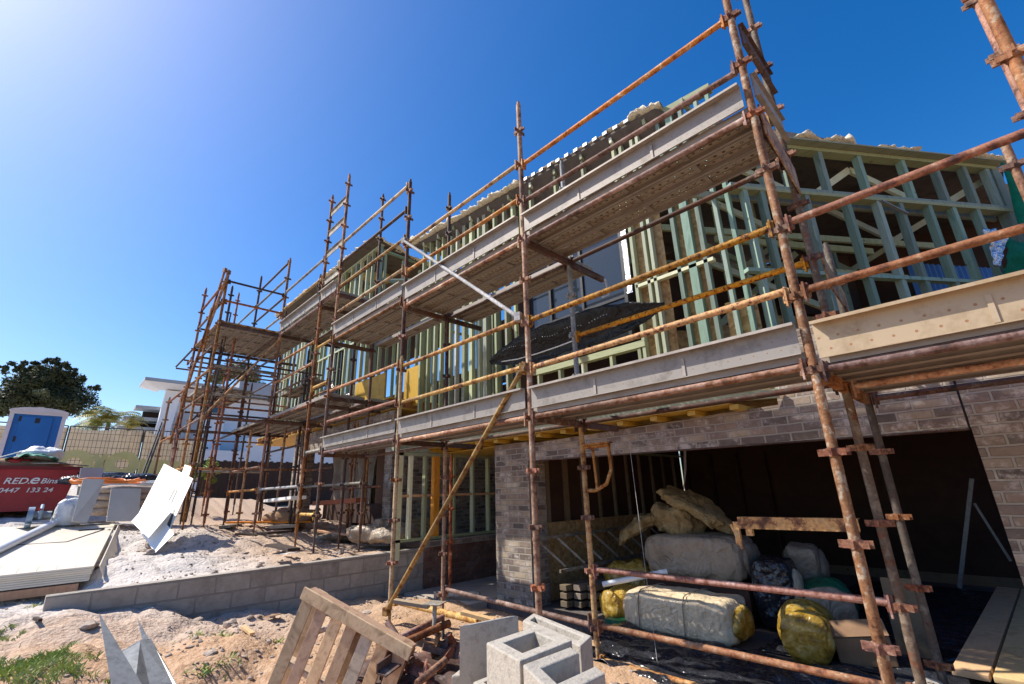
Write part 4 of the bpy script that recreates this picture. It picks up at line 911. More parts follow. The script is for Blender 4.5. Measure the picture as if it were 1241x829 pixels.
def bale(label, x0, x1, y, z, d, h, mat, seed, rot=0.0, capm=None, ends=True):
    e = empty('insulation_bale', ((x0+x1)/2, y, z-h/2), label, 'insulation bale')
    m = MB(); c = ((x0+x1)/2, y, z); R = rotz(rot)
    blob(m, c, (x1-x0, d, h), R, 6, .035, 5, 110, 60, seed); m.build('wrap', mat, e)
    if ends:
        for s in (-1, 1):
            k = MB(); cc = Vector(c)+R @ Vector((s*((x1-x0)/2+.0), 0, 0)); blob(k, cc, (.12, d*.72, h*.72), R, 2.3, .03, 9, 26, 16, seed+s); k.build('end_tuft', (capm or M['gold_wrap']) if s > 0 else mat, e)
    return e
B0 = bale('long cream plastic wrapped insulation bale lying at the garage threshold behind the rusty rails', -3.5, -2.25, 5.35, .19, .62, .42, M['bale_wrap'], 3)
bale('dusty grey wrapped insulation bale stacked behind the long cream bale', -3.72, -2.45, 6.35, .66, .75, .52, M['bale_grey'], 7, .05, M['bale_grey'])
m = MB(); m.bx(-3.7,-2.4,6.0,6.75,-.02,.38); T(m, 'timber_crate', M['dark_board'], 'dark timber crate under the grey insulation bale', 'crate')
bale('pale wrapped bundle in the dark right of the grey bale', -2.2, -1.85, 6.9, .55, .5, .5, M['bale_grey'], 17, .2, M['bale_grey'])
bale('black and clear wrapped bundle leaning between the grey bale and the green roll', -2.35, -1.95, 6.2, .35, .5, .7, M['black'], 21, .1, M['bale_wrap'])
for x, mt in ((-2.72,'bale_grey'),(-3.25,'bale_grey')):
    m = MB(); n = 40
    for k in range(n):
        t0 = 2*math.pi*k/n; t1 = 2*math.pi*(k+1)/n
        def sq(t): return Vector((x+.01*math.sin(3*t), 5.35+math.copysign(abs(math.cos(t))**.33,math.cos(t))*.325, .19+math.copysign(abs(math.sin(t))**.33,math.sin(t))*.225))
        m.tube(sq(t0), sq(t1), .006, 5)
    m.build('strap', M[mt], B0)
def roll(label, c, r, L, rot, mat, capm, seed):
    e = empty('insulation_roll', (c[0],c[1],c[2]-r), label, 'insulation roll')
    R = rotz(rot); m = MB(); blob(m, c, (2*r, L, 2*r), R, 2.6, .025, 5, 50, 30, seed); m.build('wrap', mat, e)
    k = MB(); cc = Vector(c)+R @ Vector((0,-L/2+.03,0)); blob(k, cc, (1.75*r,.10,1.75*r), R, 2.5, .02, 9, 30, 16, seed+2); k.build('end', capm, e)
    return e
roll('yellow gold wrapped insulation roll with its round end facing out, right of the cream bale', (-1.70,5.45,.20), .23, .7, .25, M['gold_wrap'], M['gold_wrap'], 4)
roll('green and clear wrapped roll behind the gold roll', (-1.75,6.45,.24), .26, .7, .3, M['green_wrap'], M['bale_grey'], 9)
roll('yellow bag with green base squeezed left of the cream bale', (-3.80,5.6,.14), .19, .6, -.2, M['batts_yellow'], M['gold_wrap'], 12)
m = MB(); m.beam((-3.83,5.33,-.0),(-3.6,5.33,.0),.3,.05); m.build('green_base', M['green_wrap'], bpy.data.objects['insulation_roll.002'])
m = MB(); blob(m, (-4.05,6.2,.33), (.75,.6,.42), rotz(.3), 2.4, .08, 4, 40, 24, 31); T(m, 'straw_bag', M['gold_wrap'], 'brown rumpled bag sitting above the yellow bag in the shade', 'bag')
m = MB(); m.tube((-3.95,5.35,.36),(-3.25,5.75,.52),.035,12); T(m, 'white_tube', M['pvc'], 'short white tube poking out above the yellow bag', 'tube')
# batts thrown on top of the grey bale
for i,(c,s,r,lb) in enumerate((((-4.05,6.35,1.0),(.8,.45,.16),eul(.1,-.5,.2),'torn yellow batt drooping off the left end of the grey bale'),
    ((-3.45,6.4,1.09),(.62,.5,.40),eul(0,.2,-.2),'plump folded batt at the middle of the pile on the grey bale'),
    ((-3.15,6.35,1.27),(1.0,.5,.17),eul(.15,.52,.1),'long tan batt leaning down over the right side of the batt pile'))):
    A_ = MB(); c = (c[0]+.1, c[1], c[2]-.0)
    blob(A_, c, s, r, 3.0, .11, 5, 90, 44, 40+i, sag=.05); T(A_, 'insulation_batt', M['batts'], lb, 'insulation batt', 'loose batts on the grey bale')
m = MB(); m.path([(-3.9,8.0,2.2),(-3.92,7.9,1.7),(-3.95,7.85,1.45),(-3.88,7.9,1.8),(-3.85,7.95,2.2)], .008, 6); T(m, 'hanging_cable', M['pvc'], 'loop of thin white cable hanging from the garage ceiling', 'cable')
m = MB(); a = A(762,533,Y=4.9); b = A(800,829,Y=4.3); m.tube(a, b, .0022, 5); T(m, 'string_line', M['string'], 'thin pale string line running down across the garage opening', 'string')
# cardboard box
e = empty('cardboard_box', (-1.33,5.5,-.02), 'flattened brown cardboard box tilted right of the gold roll', 'box')
m = MB(); m.box((-1.3,5.5,.13), (.42,.3,.24), eul(.15,-.12,.35)); m.build('carton', M['cardboard'], e, bevel=.01)
m = MB(); m.box((-1.27,5.36,.29), (.42,.14,.008), eul(.9,-.12,.35)); m.build('flap', M['cardboard'], e)
m = MB(); m.box((-.98,6.0,.3), (.3,.03,.65), eul(-.15,0,.2)); T(m, 'board_offcut', M['shade_wood'], 'upright board offcut standing in the gloom behind the two back standards', 'board')
# timber stack and window reveals at the left wall
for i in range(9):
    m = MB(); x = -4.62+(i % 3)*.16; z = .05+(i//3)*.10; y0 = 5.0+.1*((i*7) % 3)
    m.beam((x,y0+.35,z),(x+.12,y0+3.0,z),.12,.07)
    T(m, 'timber_length', M['shade_wood'], ['lowest','middle','topmost'][i//3]+' row '+['left','centre','right'][i % 3]+' timber in the stack against the OSB wall', 'timber', 'timbers stacked in the garage', bevel=.004)
m = MB()
for k in range(9):
    y = 5.2+k*.42; m.beam((-4.55,y+.15,.52),(-4.80,y-.12,.86),.02,.03)
m.beam((-4.52,5.2,.48),(-4.52,8.9,.48),.03,.04); m.beam((-4.82,5.0,.88),(-4.82,8.7,.88),.03,.04)
T(m, 'ladder_frame', M['tube_grey'], 'ladder-like pale frame leaning over the timber stack on the garage left wall', 'frame')
# prop and diagonal in the garage
e = empty('wall_prop', (-.93,9.9,0), 'pale grey steel prop with a diagonal stay in the dark rear of the garage', 'prop')
m = MB(); a = A(1178,580,Y=9.9); b = A(1163,712,Y=9.9); m.beam(a, b, .11, .05); m.build('post', M['galv'], e)
m = MB(); m.beam(A(1181,610,Y=9.85), A(1225,680,Y=9.85), .05, .03); m.build('stay', M['galv'], e)
# floor plastic: ribbed black film
m = MB(); m.grid(lambda u, v: Vector((-2.1+u*4.9, 5.25+v*4.6, .0+.012*math.sin(v*150)+.02*noise.noise((u*8,v*8,2)))), 20, 300); T(m, 'floor_film', M['black'], 'ribbed black plastic film spread over the garage floor', 'plastic sheet')
for i,(x,lb) in enumerate(((-.56,'left plank'),(-.33,'middle plank'),(-.02,'right plank'))):
    m = MB(); m.beam((x-.02,5.25,.11),(x+.16,9.4,.11),.21,.045); T(m, 'scaffold_plank', M['raw_wood'], lb+' of the long sawn planks lying in the right corner of the garage', 'plank', 'sawn planks in the garage corner', bevel=.004)
m = MB(); m.bx(-.9,1.2,4.45,4.55,.12,.2); T(m, 'timber_beam', M['tube_grey'], 'weathered beam on the ground at the bottom right corner', 'beam')
m = MB(); blob(m, (-.72,4.30,.15), (.22,.13,.3), eul(.3,.5,.4), 3.4, .03, 9, 26, 16, 61); T(m, 'concrete_chunk', M['block'], 'broken grey concrete chunk beside the foot of the back standard', 'chunk')
m = MB(); m.grid(lambda u, v: Vector((-3.55+u*3.1+.1*noise.noise((v*3,u,0)), 3.95+v*1.05, .05-.06*(1-v)+.06*noise.noise((u*9,v*5,4))+.03*noise.noise((u*25,v*14,5)))), 120, 40)
T(m, 'plastic_sheet', M['black'], 'crinkled dark blue grey plastic sheet along the garage threshold under the low rails', 'plastic sheet', solid=.006)
m = MB(); m.bx(-7.28,-5.78,4.5,9.25,-.1,.015); T(m, 'porch_slab', M['concrete'], 'pale concrete porch slab with striped shadows left of the brick pier', 'slab', bevel=.01)

# ------------------------------------------------------------------ left side of the yard
def gz(x, y): return height(x, y)
# stack of cream sheets on bearers
e = empty('sheet_stack', (-10.2,.2,.6), 'cream fibre cement sheets stacked on timber bearers, tube and saw on top', 'sheet stack')
a = Vector((-9.02,-.62,.70)); b = Vector((-8.90,.66,.72)); c = Vector((-11.95,1.06,1.17)); d = Vector((-12.05,-.45,1.19))
def lerp(u, v, w=0): return (a*(1-u)+b*u)*(1-v)+(d*(1-u)+c*u)*v+Vector((0,0,w))
for i in range(7):
    m = MB(); o_ = Vector((random.uniform(-.015,.015), random.uniform(-.012,.012), -.026*i))
    m.slab([lerp(0,0)+o_, lerp(1,0)+o_, lerp(1,1)+o_, lerp(0,1)+o_], (0,0,-1), .022)
    m.build('sheet', M['cream'], e)
for k in range(1, 7):
    m = MB(); m.slab([lerp(k/7-.0012,.004,.002), lerp(k/7+.0012,.004,.002), lerp(k/7+.0012,.99,.002), lerp(k/7-.0012,.99,.002)], (0,0,1), .002); m.build('sheet_joint', M['tube_grey'], e)
m = MB(); m.beam(a+Vector((-.03,-.02,-.245)), b+Vector((-.03,-.10,-.245)), .09, .10); m.build('bearer', M['orange_wood'], e, bevel=.004)
m = MB(); m.beam(lerp(0,.5,-.24), lerp(1,.5,-.24), .09, .09); m.build('bearer', M['orange_wood'], e)
m = MB(); p0 = b+Vector((.02,.04,0)); m.slab([p0+Vector((0,.02,0)), p0+Vector((0,.15,-.28)), Vector((-11.6,1.22,.86)), Vector((-11.6,1.08,1.15))], (0,1,0), .012)
T(m, 'leaning_sheet', M['cream'], 'long cream strip of sheet leaning against the right side of the sheet stack', 'sheet')
m = MB()
m.path([lerp(.2,.52,.012),lerp(.66,.52,.012),lerp(.93,.80,.012)], .007, 5); T(m, 'steel_rod', M['black_matt'], 'thin bent black rod lying across the cream sheet stack', 'rod')
m = MB(); m.beam(lerp(.70,.80,.012), lerp(.93,.82,.012), .035, .02); T(m, 'metal_strip', M['black_matt'], 'short dark strip near the far right corner of the sheet stack', 'strip')
m = MB(); m.beam(lerp(.35,.93,.015), lerp(.95,.96,.015), .06, .02); m.beam(lerp(.75,1.0,.03), lerp(1.0,.99,.03), .07,.03); T(m, 'metal_strip', M['tube_grey'], 'greenish metal channel along the far edge of the sheet stack', 'strip')
m = MB()
def on_stack(px, py, up):
    n = (b-a).cross(d-a).normalized(); n = n if n.z > 0 else -n; P0 = a+n*up; r_ = ray(px, py); t = (P0-Vector((0,0,CH))).dot(n)/r_.dot(n); return Vector((0,0,CH))+r_*t
p = on_stack(-14,672,.062); q = on_stack(90,622,.058); m.tube(p, q, .055, 20, .055); o = T(m, 'plastic_pipe', M['pvc'], 'long white plastic tube lying diagonally on the cream sheet stack', 'pipe')
# the saw
s0 = on_stack(42,627,.17); e = empty('circular_saw', s0-Vector((0,0,.12)), 'blue grey circular saw with red button resting on the cream sheets', 'saw')
m = MB(); m.box(s0-Vector((0,0,.10)), (.45,.30,.015), rotz(.4)); m.build('base_plate', M['galv'], e)
m = MB(); m.tube(s0+Vector((.0,-.10,0)), s0+Vector((.0,-.02,0)), .17, 18); m.build('blade_guard', M['saw_blue'], e)
m = MB(); m.tube(s0+Vector((-.02,-.02,.02)), s0+Vector((-.02,.2,.02)), .075, 14); m.build('motor', M['galv'], e)
m = MB(); m.path([s0+Vector((.12,.06,-.03)),s0+Vector((.14,.06,.12)),s0+Vector((-.05,.06,.19)),s0+Vector((-.17,.06,.08))], .026, 8); m.build('handle', M['saw_blue'], e)
m = MB(); m.box(s0+Vector((.15,.03,.13)), (.04,.04,.03)); m.build('button', M['red_paint'], e)

def sheet3(name, pts, D, mat, label, cat, th=.012, dz=None, group=None):
    P = [A(px,py,D=d_) for (px,py,d_) in pts]
    n = (P[1]-P[0]).cross(P[2]-P[0]); m = MB(); m.slab(P, n, th); return T(m, name, M[mat], label, cat, group)
def plane_board(name, pts, P, n, mat, label, cat='sheet', th=.012):
    n = Vector(n).normalized(); P = Vector(P); Q = []
    for (px, py) in pts:
        d_ = ray(px, py); t = (P-Vector((0,0,CH))).dot(n)/d_.dot(n); Q.append(Vector((0,0,CH))+d_*t)
    m = MB(); m.slab(Q, -n, th); return T(m, name, M[mat], label, cat)
BN = (.50,-.52,.69)
b1 = plane_board('white_sheet', [(199,562),(234,580),(206,641),(168,622)], A(205,640,D=10.0), BN, 'white_sheet', 'tall white board leaning back with short black slots, right of the white sheet pile')
plane_board('white_sheet', [(188,600),(210,617),(180,652),(159,632)], A(180,650,D=9.86), (.52,-.46,.72), 'white_sheet', 'white offcut lying over the lower left edge of the slotted board')
plane_board('white_sheet', [(180,606),(211,647),(188,670),(172,648),(166,628)], A(187,668,D=9.72), (.45,-.58,.68), 'white_sheet', 'white board with pointed foot standing in front of the slotted board')
plane_board('white_sheet', [(224,563),(232,566),(227,584),(218,580)], A(225,600,D=10.6), BN, 'white_sheet', 'narrow white strip sticking up behind the slotted board')
for (u, v, w) in (((211,592),(204,606),1.2),((214,593),(207,609),1.2),((207,613),(194,630),4),((211,617),(202,637),4)):
    Q = []; nn = Vector(BN).normalized(); PP = A(205,640,D=10.0)
    for (px, py) in (u, (u[0]+1.2,u[1]+.8), (v[0]+w,v[1]+w*.55), v):
        d_ = ray(px, py); t = (PP-Vector((0,0,CH))).dot(nn)/d_.dot(nn); Q.append(Vector((0,0,CH))+d_*t+nn*.002)
    m = MB(); m.slab(Q, nn, .004); m.build('board_slot', M['black_matt'], b1)
sheet3('cream_sheet', [(101,580,12.2),(127,581,12.3),(106,633,11.6),(87,632,11.5)], 0, 'cream', 'cream board leaning between the red bin and the brick pile', 'sheet')
sheet3('cream_sheet', [(135,592,12.1),(171,592,12.3),(168,631,11.8),(129,632,11.6)], 0, 'cream', 'square cream board standing against the brick pile', 'sheet')
sheet3('grey_sheet', [(98,567,13.6),(126,567,13.8),(118,600,13.4),(93,600,13.3)], 0, 'grey_paint', 'blue grey board behind the right end of the red bin', 'sheet')
# low stack of pallets / bags behind the cream boards
m = MB()
for k in range(4): blob(m, A(152+k*2,618-k*8,D=12.9), (.8,1.35,.2), rotz(.2+.1*k), 3, .05, 5, 40, 18, 70+k)
T(m, 'cement_bags', M['rock'], 'pile of weathered bags behind the square cream board', 'bag pile')
m = MB(); c0 = A(155,588,D=13.2); m.box(c0, (.9,1.6,.03), rotz(.2)); T(m, 'table_sheet', M['white_sheet'], 'white sheet lying flat on top of the weathered pile', 'sheet')
m = MB(); rr = random.Random(3)
for k in range(5):
    c1 = c0+Vector((.1,-.55+.06*k,.07+.03*(k % 2))); pts = [c1+Vector((math.cos(t)*.22, math.sin(t)*(.38+.05*k), .03*math.sin(3*t+k))) for t in [i*math.pi/10 for i in range(21)]]
    m.path(pts, .02, 6)
T(m, 'orange_hose', M['orange_hose'], 'coiled orange hose on the white sheet near the mesh fence', 'hose')
m = MB()
for k in range(4): m.tube(c0+Vector((.1,.2+.08*k,.06)), c0+Vector((-.2,1.0+.06*k,.07+.03*k)), .025, 8)
T(m, 'pipe_lengths', M['pvc'], 'bundle of pale pipes beside the orange hose', 'pipe bundle')
m = MB(); blob(m, A(145,582,D=14.5), (.6,2.2,.28), rotz(.15), 2.3, .12, 4, 40, 14, 90); T(m, 'black_sheeting', M['black'], 'heap of black sheeting at the foot of the mesh fence', 'plastic sheet')
m = MB(); blob(m, A(84,622,D=11.9), (.3,.45,.5), rotz(.3), 2.6, .06, 5, 26, 16, 95); T(m, 'rubbish_bag', M['plastic_white'], 'white rubbish bag at the foot of the red bin', 'bag')

# skip bin
SX = -15.0; e = empty('skip_bin', (SX,-.9,1.45), 'red steel skip bin heaped with building rubbish, white lettering on its side', 'skip bin')
yR, yL = .47, -3.2; zt, zb_ = 2.34, 1.42
m = MB()
o8 = [(SX,yL+.45,zb_),(SX,yR-.16,zb_),(SX-1.5,yR-.16,zb_),(SX-1.5,yL+.45,zb_),(SX+.03,yL,zt),(SX+.03,yR,zt),(SX-1.56,yR,zt),(SX-1.56,yL,zt)]
t8 = Vector((0,0,0))
P = [Vector(v) for v in o8]; cI = sum(P, Vector())/8
I8 = [p+(Vector((cI.x,cI.y,p.z))-p).normalized()*.05 for p in P]
for i in range(4): j = (i+1) % 4; m.add([P[i],P[j],P[j+4],P[i+4],I8[i],I8[j],I8[j+4],I8[i+4]], [(0,1,2,3),(7,6,5,4),(3,2,6,7),(0,3,7,4),(1,5,6,2),(0,4,5,1)])
m.add([I8[0],I8[1],I8[2],I8[3]], [(0,1,2,3)]); m.build('body', M['red_paint'], e)
m = MB(); m.bx(SX+.03,SX+.08,yL-.03,yR+.03,zt-.05,zt+.02); m.bx(SX-1.6,SX+.03,yR,yR+.05,zt-.05,zt+.02); m.build('rim', M['dark_red'], e)
m = MB(); m.tube((SX-.3,yR-.03,zt-.12),(SX-.3,yR+.10,zt-.12),.035,10); m.tube((SX-1.2,yR-.03,zt-.12),(SX-1.2,yR+.10,zt-.12),.035,10); m.build('lug', M['dark_red'], e)
def text(body, loc, size, rot, mat, parent, name='lettering', ext=.004, shear=0, sx=1):
    cu = bpy.data.curves.new('t', 'FONT'); cu.body = body; cu.size = size; cu.extrude = ext; cu.shear = shear; cu.offset = size*.012
    ob = bpy.data.objects.new('t', cu); COL.objects.link(ob); ob.matrix_world = Matrix.Translation(loc) @ rot.to_4x4() @ Matrix.Diagonal((sx,1,1,1))
    bpy.context.view_layer.update(); dg = bpy.context.evaluated_depsgraph_get(); me = bpy.data.meshes.new_from_object(ob.evaluated_get(dg)); mw = ob.matrix_world.copy()
    off = Vector((0,0,0)); p_ = parent
    while p_ is not None: off += p_.location; p_ = p_.parent
    me.transform(Matrix.Translation(-off) @ mw); bpy.data.objects.remove(ob)
    o = bpy.data.objects.new(name, me); COL.objects.link(o); me.materials.clear(); me.materials.append(mat); o.parent = parent
    return o
RX = Matrix(((0,0,1),(1,0,0),(0,1,0)))   # text reading along +Y, facing +X
text('RED.', (SX+.05,-.70,1.99), .175, RX, M['bin_white'], e, shear=.25, sx=1.15)
text('e', (SX+.05,-.31,1.99), .27, RX, M['bin_white'], e, shear=.25, sx=1.2)
text('Bins', (SX+.05,-.13,1.995), .155, RX, M['bin_white'], e, shear=.25, sx=1.1)
text('0447', (SX+.035,-.74,1.81), .135, RX, M['bin_white'], e, shear=.2, sx=1.15)
text('133', (SX+.035,-.33,1.81), .135, RX, M['bin_white'], e, shear=.2, sx=1.15)
text('24', (SX+.035,-.05,1.81), .135, RX, M['bin_white'], e, shear=.2, sx=1.15)
for y in (-1.9,-1.0,.0):
    m = MB(); m.hexa([(SX+.002,y,zb_+.02),(SX+.002,y+.03,zb_+.02),(SX+.012,y+.03,zb_+.02),(SX+.012,y,zb_+.02),(SX+.026,y,zt-.06),(SX+.026,y+.03,zt-.06),(SX+.04,y+.03,zt-.06),(SX+.04,y,zt-.06)]); m.build('rib', M['red_paint'], e)
# rubbish on it
m = MB(); blob(m, (SX-.75,-1.2,2.38), (1.35,3.0,.34), None, 3, .09, 3, 60, 20, 5); T(m, 'rubbish_heap', M['cardboard'], 'brown mixed rubbish heap filling the red skip bin', 'rubbish')
m = MB(); m.grid(lambda u, v: Vector((SX-1.2+1.2*v, -.78+.85*u, 2.50+.24*math.sin(u*3.0)*(.4+.6*(1-v))+.07*noise.noise((u*7,v*7,2)))), 30, 20); T(m, 'green_netting', M['mesh_green'], 'green netting draped over the rubbish in the bin', 'netting', solid=.01)
m = MB(); blob(m, (SX-.75,-.25,2.66), (.7,.75,.34), rotz(.4), 2.5, .09, 5, 30, 16, 8); T(m, 'clear_plastic', M['plastic_white'], 'bundle of clear white plastic on top of the bin rubbish', 'plastic sheet')
m = MB(); blob(m, (SX-.25,-.55,2.44), (.3,.45,.2), rotz(.1), 2.5, .05, 6, 24, 14, 9); T(m, 'red_bag', M['red_paint'], 'crumpled red bag at the front of the bin rubbish', 'bag')
m = MB(); m.beam((SX-.5,-1.0,2.52),(SX-.7,-.33,2.84),.10,.02); T(m, 'white_strip', M['white_sheet'], 'white strip pointing up out of the bin rubbish', 'strip')
for k,(y0,z0,y1,z1,mt,lb) in enumerate(((-1.4,2.42,.1,2.44,'cream','cream batten lying along the near rim of the bin'),(-.2,2.47,.62,2.40,'tube_grey','grey batten jutting past the right end of the bin'),(-.9,2.36,.35,2.40,'raw_wood','thin timber batten on the bin beside the netting'))):
    m = MB(); m.beam((SX-.1-k*.12,y0,z0),(SX-.2-k*.1,y1,z1),.07,.02); T(m, 'batten', M[mt], lb, 'batten')

# portable toilet
TX = -18.5; e = empty('portable_toilet', (TX-.6,-.5,2.1), 'blue portable toilet with white domed roof and frame behind the bin', 'toilet')
y0, y1 = -1.12, .02; zb_, zt = 1.9, 4.05
m = MB(); m.bx(TX-1.1,TX-.02,y0+.05,y1-.05,zb_,zt-.03); m.build('cabin', M['toilet_blue'], e)
m = MB()
for y in (y0, y1-.09): m.bx(TX-.05,TX+.03,y,y+.09,zb_,zt)
m.bx(TX-.05,TX+.03,y0+.09,y1-.09,zt-.10,zt); m.bx(TX-1.14,TX-.05,y1-.06,y1,zb_,zt); m.bx(TX-1.14,TX-.05,y0,y0+.06,zb_,zt); m.build('frame', M['toilet_white'], e)
m = MB(); m.bx(TX-.02,TX+.008,y0+.22,y1-.26,zb_+.1,zt-.16); dr = m.build('door', M['toilet_blue'], e, bevel=.01)
m = MB(); m.bx(TX+.008,TX+.014,-.60,-.50,3.72,3.86); m.build('vent', M['black_matt'], dr)
m = MB()
for z in (3.75, 3.2): m.bx(TX+.008,TX+.02,y0+.20,y0+.25,z,z+.14)
m.build('hinge', M['black_matt'], dr)
m = MB()
def dome(u, v):
    x = TX+.06-1.24*u; y = y0-.03+(y1-y0+.06)*v
    return Vector((x, y, zt+.0+.13*(max(0,1-abs(2*v-1)**2.4))**.8*(.75+.25*max(0,1-abs(2*u-1)**3))+.015*(abs(v-.5) < .06)))
m.grid(dome, 12, 30); m.quad((TX+.06,y0-.03,zt),(TX+.06,y1+.03,zt),(TX-1.18,y1+.03,zt),(TX-1.18,y0-.03,zt))
n = 30; m.add([dome(0,i/n) for i in range(n+1)]+[Vector((TX+.06,y1+.03,zt-.03)),Vector((TX+.06,y0-.03,zt-.03))], [tuple(range(n+3))]); m.build('roof', M['toilet_white'], e)

# temporary fence with banner
FX = -24.0
ys_ = [-4.4,-2.1,.2,2.45,4.7]
lbs = ['leftmost temporary mesh fence panel, half hidden by the blue toilet','mesh fence panel with plain beige cloth directly behind the blue toilet','mesh fence panel carrying two yellow rings on its beige cloth','mesh fence panel with sagging banner in front of the white house']
for i in range(4):
    ya, yb = ys_[i], ys_[i+1]-.06; zb_ = 2.25; h = 2.1
    e = empty('mesh_fence_panel', (FX,ya,zb_), lbs[i], 'fence panel', 'temporary fence panels along the back of the yard')
    m = MB(); m.tube((FX,ya,zb_),(FX,ya,zb_+h),.022,8); m.tube((FX,yb,zb_),(FX,yb,zb_+h),.022,8); m.tube((FX,ya,zb_+h),(FX,yb,zb_+h),.022,8); m.tube((FX,ya,zb_+.08),(FX,yb,zb_+.08),.022,8); m.build('frame', M['wire'], e)
    m = MB(); n = 9 if i > 1 else 5
    for k in range(1, n*2):
        y = ya+(yb-ya)*k/(n*2); m.beam((FX+.02,y,zb_+.1),(FX+.02,y+.02*math.sin(k*1.7),zb_+h),.012,.012)
    for k in range(1, 8):
        z = zb_+.1+(h-.1)*k/8; m.beam((FX+.02,ya,z),(FX+.02,yb,z+.02*math.sin(k)),.012,.012)
    m.build('wire_mesh', M['wire'], e)
    sag = .30 if i == 3 else .06
    m = MB(); m.grid(lambda u, v: Vector((FX-.04+.05*math.sin(u*9+v*3), ya+(yb-ya)*u, zb_+.05+(h-.10-(sag*math.sin(min(1,u*1.6)*math.pi) if sag < .2 else sag*min(1,u*1.5)))*v)), 24, 10); m.build('banner', M['banner'], e, solid=.004)
def ring(mb, c, ro, ri, w=1.0):
    n = 28; vs = [];
    for k in range(n):
        t = 2*math.pi*k/n
        vs += [(FX-.0+.045,c[0]+math.cos(t)*ro*w,c[1]+math.sin(t)*ro),(FX+.045,c[0]+math.cos(t)*ri*w,c[1]+math.sin(t)*ri)]
    mb.add(vs, [(2*k,2*((k+1)%n),2*((k+1)%n)+1,2*k+1) for k in range(n)])
p3_ = bpy.data.objects['mesh_fence_panel.002']; p4_ = bpy.data.objects['mesh_fence_panel.003']
for (y, z, par) in ((.55,3.02,p3_),(1.95,3.0,p3_)):
    m = MB(); ring(m, (y,z), .47, .19, 1.15); m.build('banner_letter', M['banner_yellow'], par)
m = MB(); m.beam((FX+.045,1.08,3.35),(FX+.045,1.42,2.68),.012,.16,up=(0,1,0)); m.beam((FX+.047,1.42,3.35),(FX+.047,1.08,2.68),.012,.16,up=(0,1,0)); m.build('banner_letter', M['banner_yellow'], p3_)
m = MB(); m.add([(FX+.045,2.5,2.55),(FX+.045,4.6,2.6),(FX+.045,4.6,3.1),(FX+.045,2.5,3.2)], [(0,1,2,3)]); m.build('banner_letter', M['banner_yellow'], p4_)
m = MB(); m.tube(A(170,582,D=19),A(196,512,D=20.5),.03,8); m.tube(A(174,582,D=19),A(199,513,D=20.5),.025,8); T(m, 'fence_brace', M['wire'], 'pair of dark steel poles sloping against the mesh fence', 'pole')

# neighbour house
NX = -34.0
e = empty('neighbour_house', (NX,7,2), 'modern white rendered house with thin flat roofs behind the fence', 'house')
m = MB(); m.bx(NX-3.6,NX-1.6,4.9,19,2,8.25); m.build('wall', M['white_paint'], e)
m = MB(); m.bx(NX-2.4,NX,2.93,8.0,8.42,8.62); m.bx(NX-3.4,NX-.5,8.0,19,8.25,9.2); m.build('roof', M['grey_paint'], e)
m = MB(); m.add([(NX,2.95,8.415),(NX,8,8.415),(NX-1.6,8,8.25),(NX-1.6,3.9,8.22),(NX-2.4,2.95,8.415),(NX-2.4,3.9,8.22)], [(0,1,2,3),(0,3,5,4)]); m.build('soffit', M['white_paint'], e)
m = MB(); m.slab([(NX-1.2,3.9,2),(NX-1.2,4.5,2),(NX-1.2,5.0,8.2),(NX-1.2,4.2,8.2)],(-1,0,0),.5); m.bx(NX-1.6,NX-1.1,5.3,7.6,2,7.0); m.build('pillar', M['white_paint'], e)
m = MB(); m.slab([(NX-1.05,4.55,2.0),(NX-1.05,5.5,2.0),(NX-1.05,6.2,6.7),(NX-1.05,5.2,6.9)],(-1,0,0),.03); m.build('shadow_panel', M['grey_paint'], e)
m = MB(); m.bx(NX-1.62,NX-1.55,6.4,7.6,7.1,7.75); m.build('window', M['glass'], e); m = MB(); m.bx(NX-1.62,NX-1.55,9.3,10.1,5.0,6.4); w = m.build('window', M['glass'], e)
for (ya, za, zc) in ((2.95,7.05,7.25),(2.5,6.35,6.55),(2.3,5.75,5.95)):
    m = MB(); m.bx(NX-3.0,NX-2.0,ya,5.0,za,zc); m.build('canopy', M['grey_paint'], e); m = MB(); m.bx(NX-3.2,NX-3.0,ya+.5,5.0,za-.6,za-.003); m.build('wall', M['fence_brown'], e)
m = MB(); m.bx(NX-1,NX+1.6,8.6,16,2,5.3); m.build('garage_wall', M['white_paint'], e)
m = MB(); m.bx(NX-.9,NX+1.62,6.0,8.6,2,4.4); m.build('wall', M['white_paint'], e)
m = MB(); 
for k in range(46): m.bx(FX-2.0,FX-1.97,4.95+k*.15,5.095+k*.15,.8,3.35+.03*math.sin(k*2.3))
m.bx(FX-2.03,FX-2.0,4.6,11.5,2.9,3.0)
T(m, 'paling_fence', M['fence_brown'], 'dark brown paling fence behind the far end of the scaffold', 'fence')

# trees and shrubs
def crown(mb, c, R, n, leaf, seed, flat=.8, lobes=14):
    rr = random.Random(seed); c = Vector(c); L = []
    for i in range(lobes):
        t = rr.uniform(0, 2*math.pi); ph = rr.uniform(-.6, 1.2); r = R*rr.uniform(.30,.74)
        L.append((c+Vector((math.cos(t)*math.cos(ph)*r, math.sin(t)*math.cos(ph)*r, math.sin(ph)*r*flat)), R*rr.uniform(.18,.36)))
    for i in range(n):
        lc, lr = L[rr.randrange(lobes)]
        d = Vector((rr.gauss(0,1), rr.gauss(0,1), rr.gauss(0,1))).normalized(); p = lc+Vector((d.x,d.y,d.z*.75))*lr*rr.uniform(.55,1.08)
        s = leaf*rr.uniform(.5,1.3); a = Vector((rr.gauss(0,1), rr.gauss(0,1), rr.gauss(0,.6))).normalized(); b = a.cross(d+Vector((.01,.02,.3))).normalized()
        mb.add([p-a*s, p-b*s*.5, p+a*s, p+b*s*.5], [(0,1,2,3)])
    return L
cT = A(50,484,D=62); R0 = 4.3
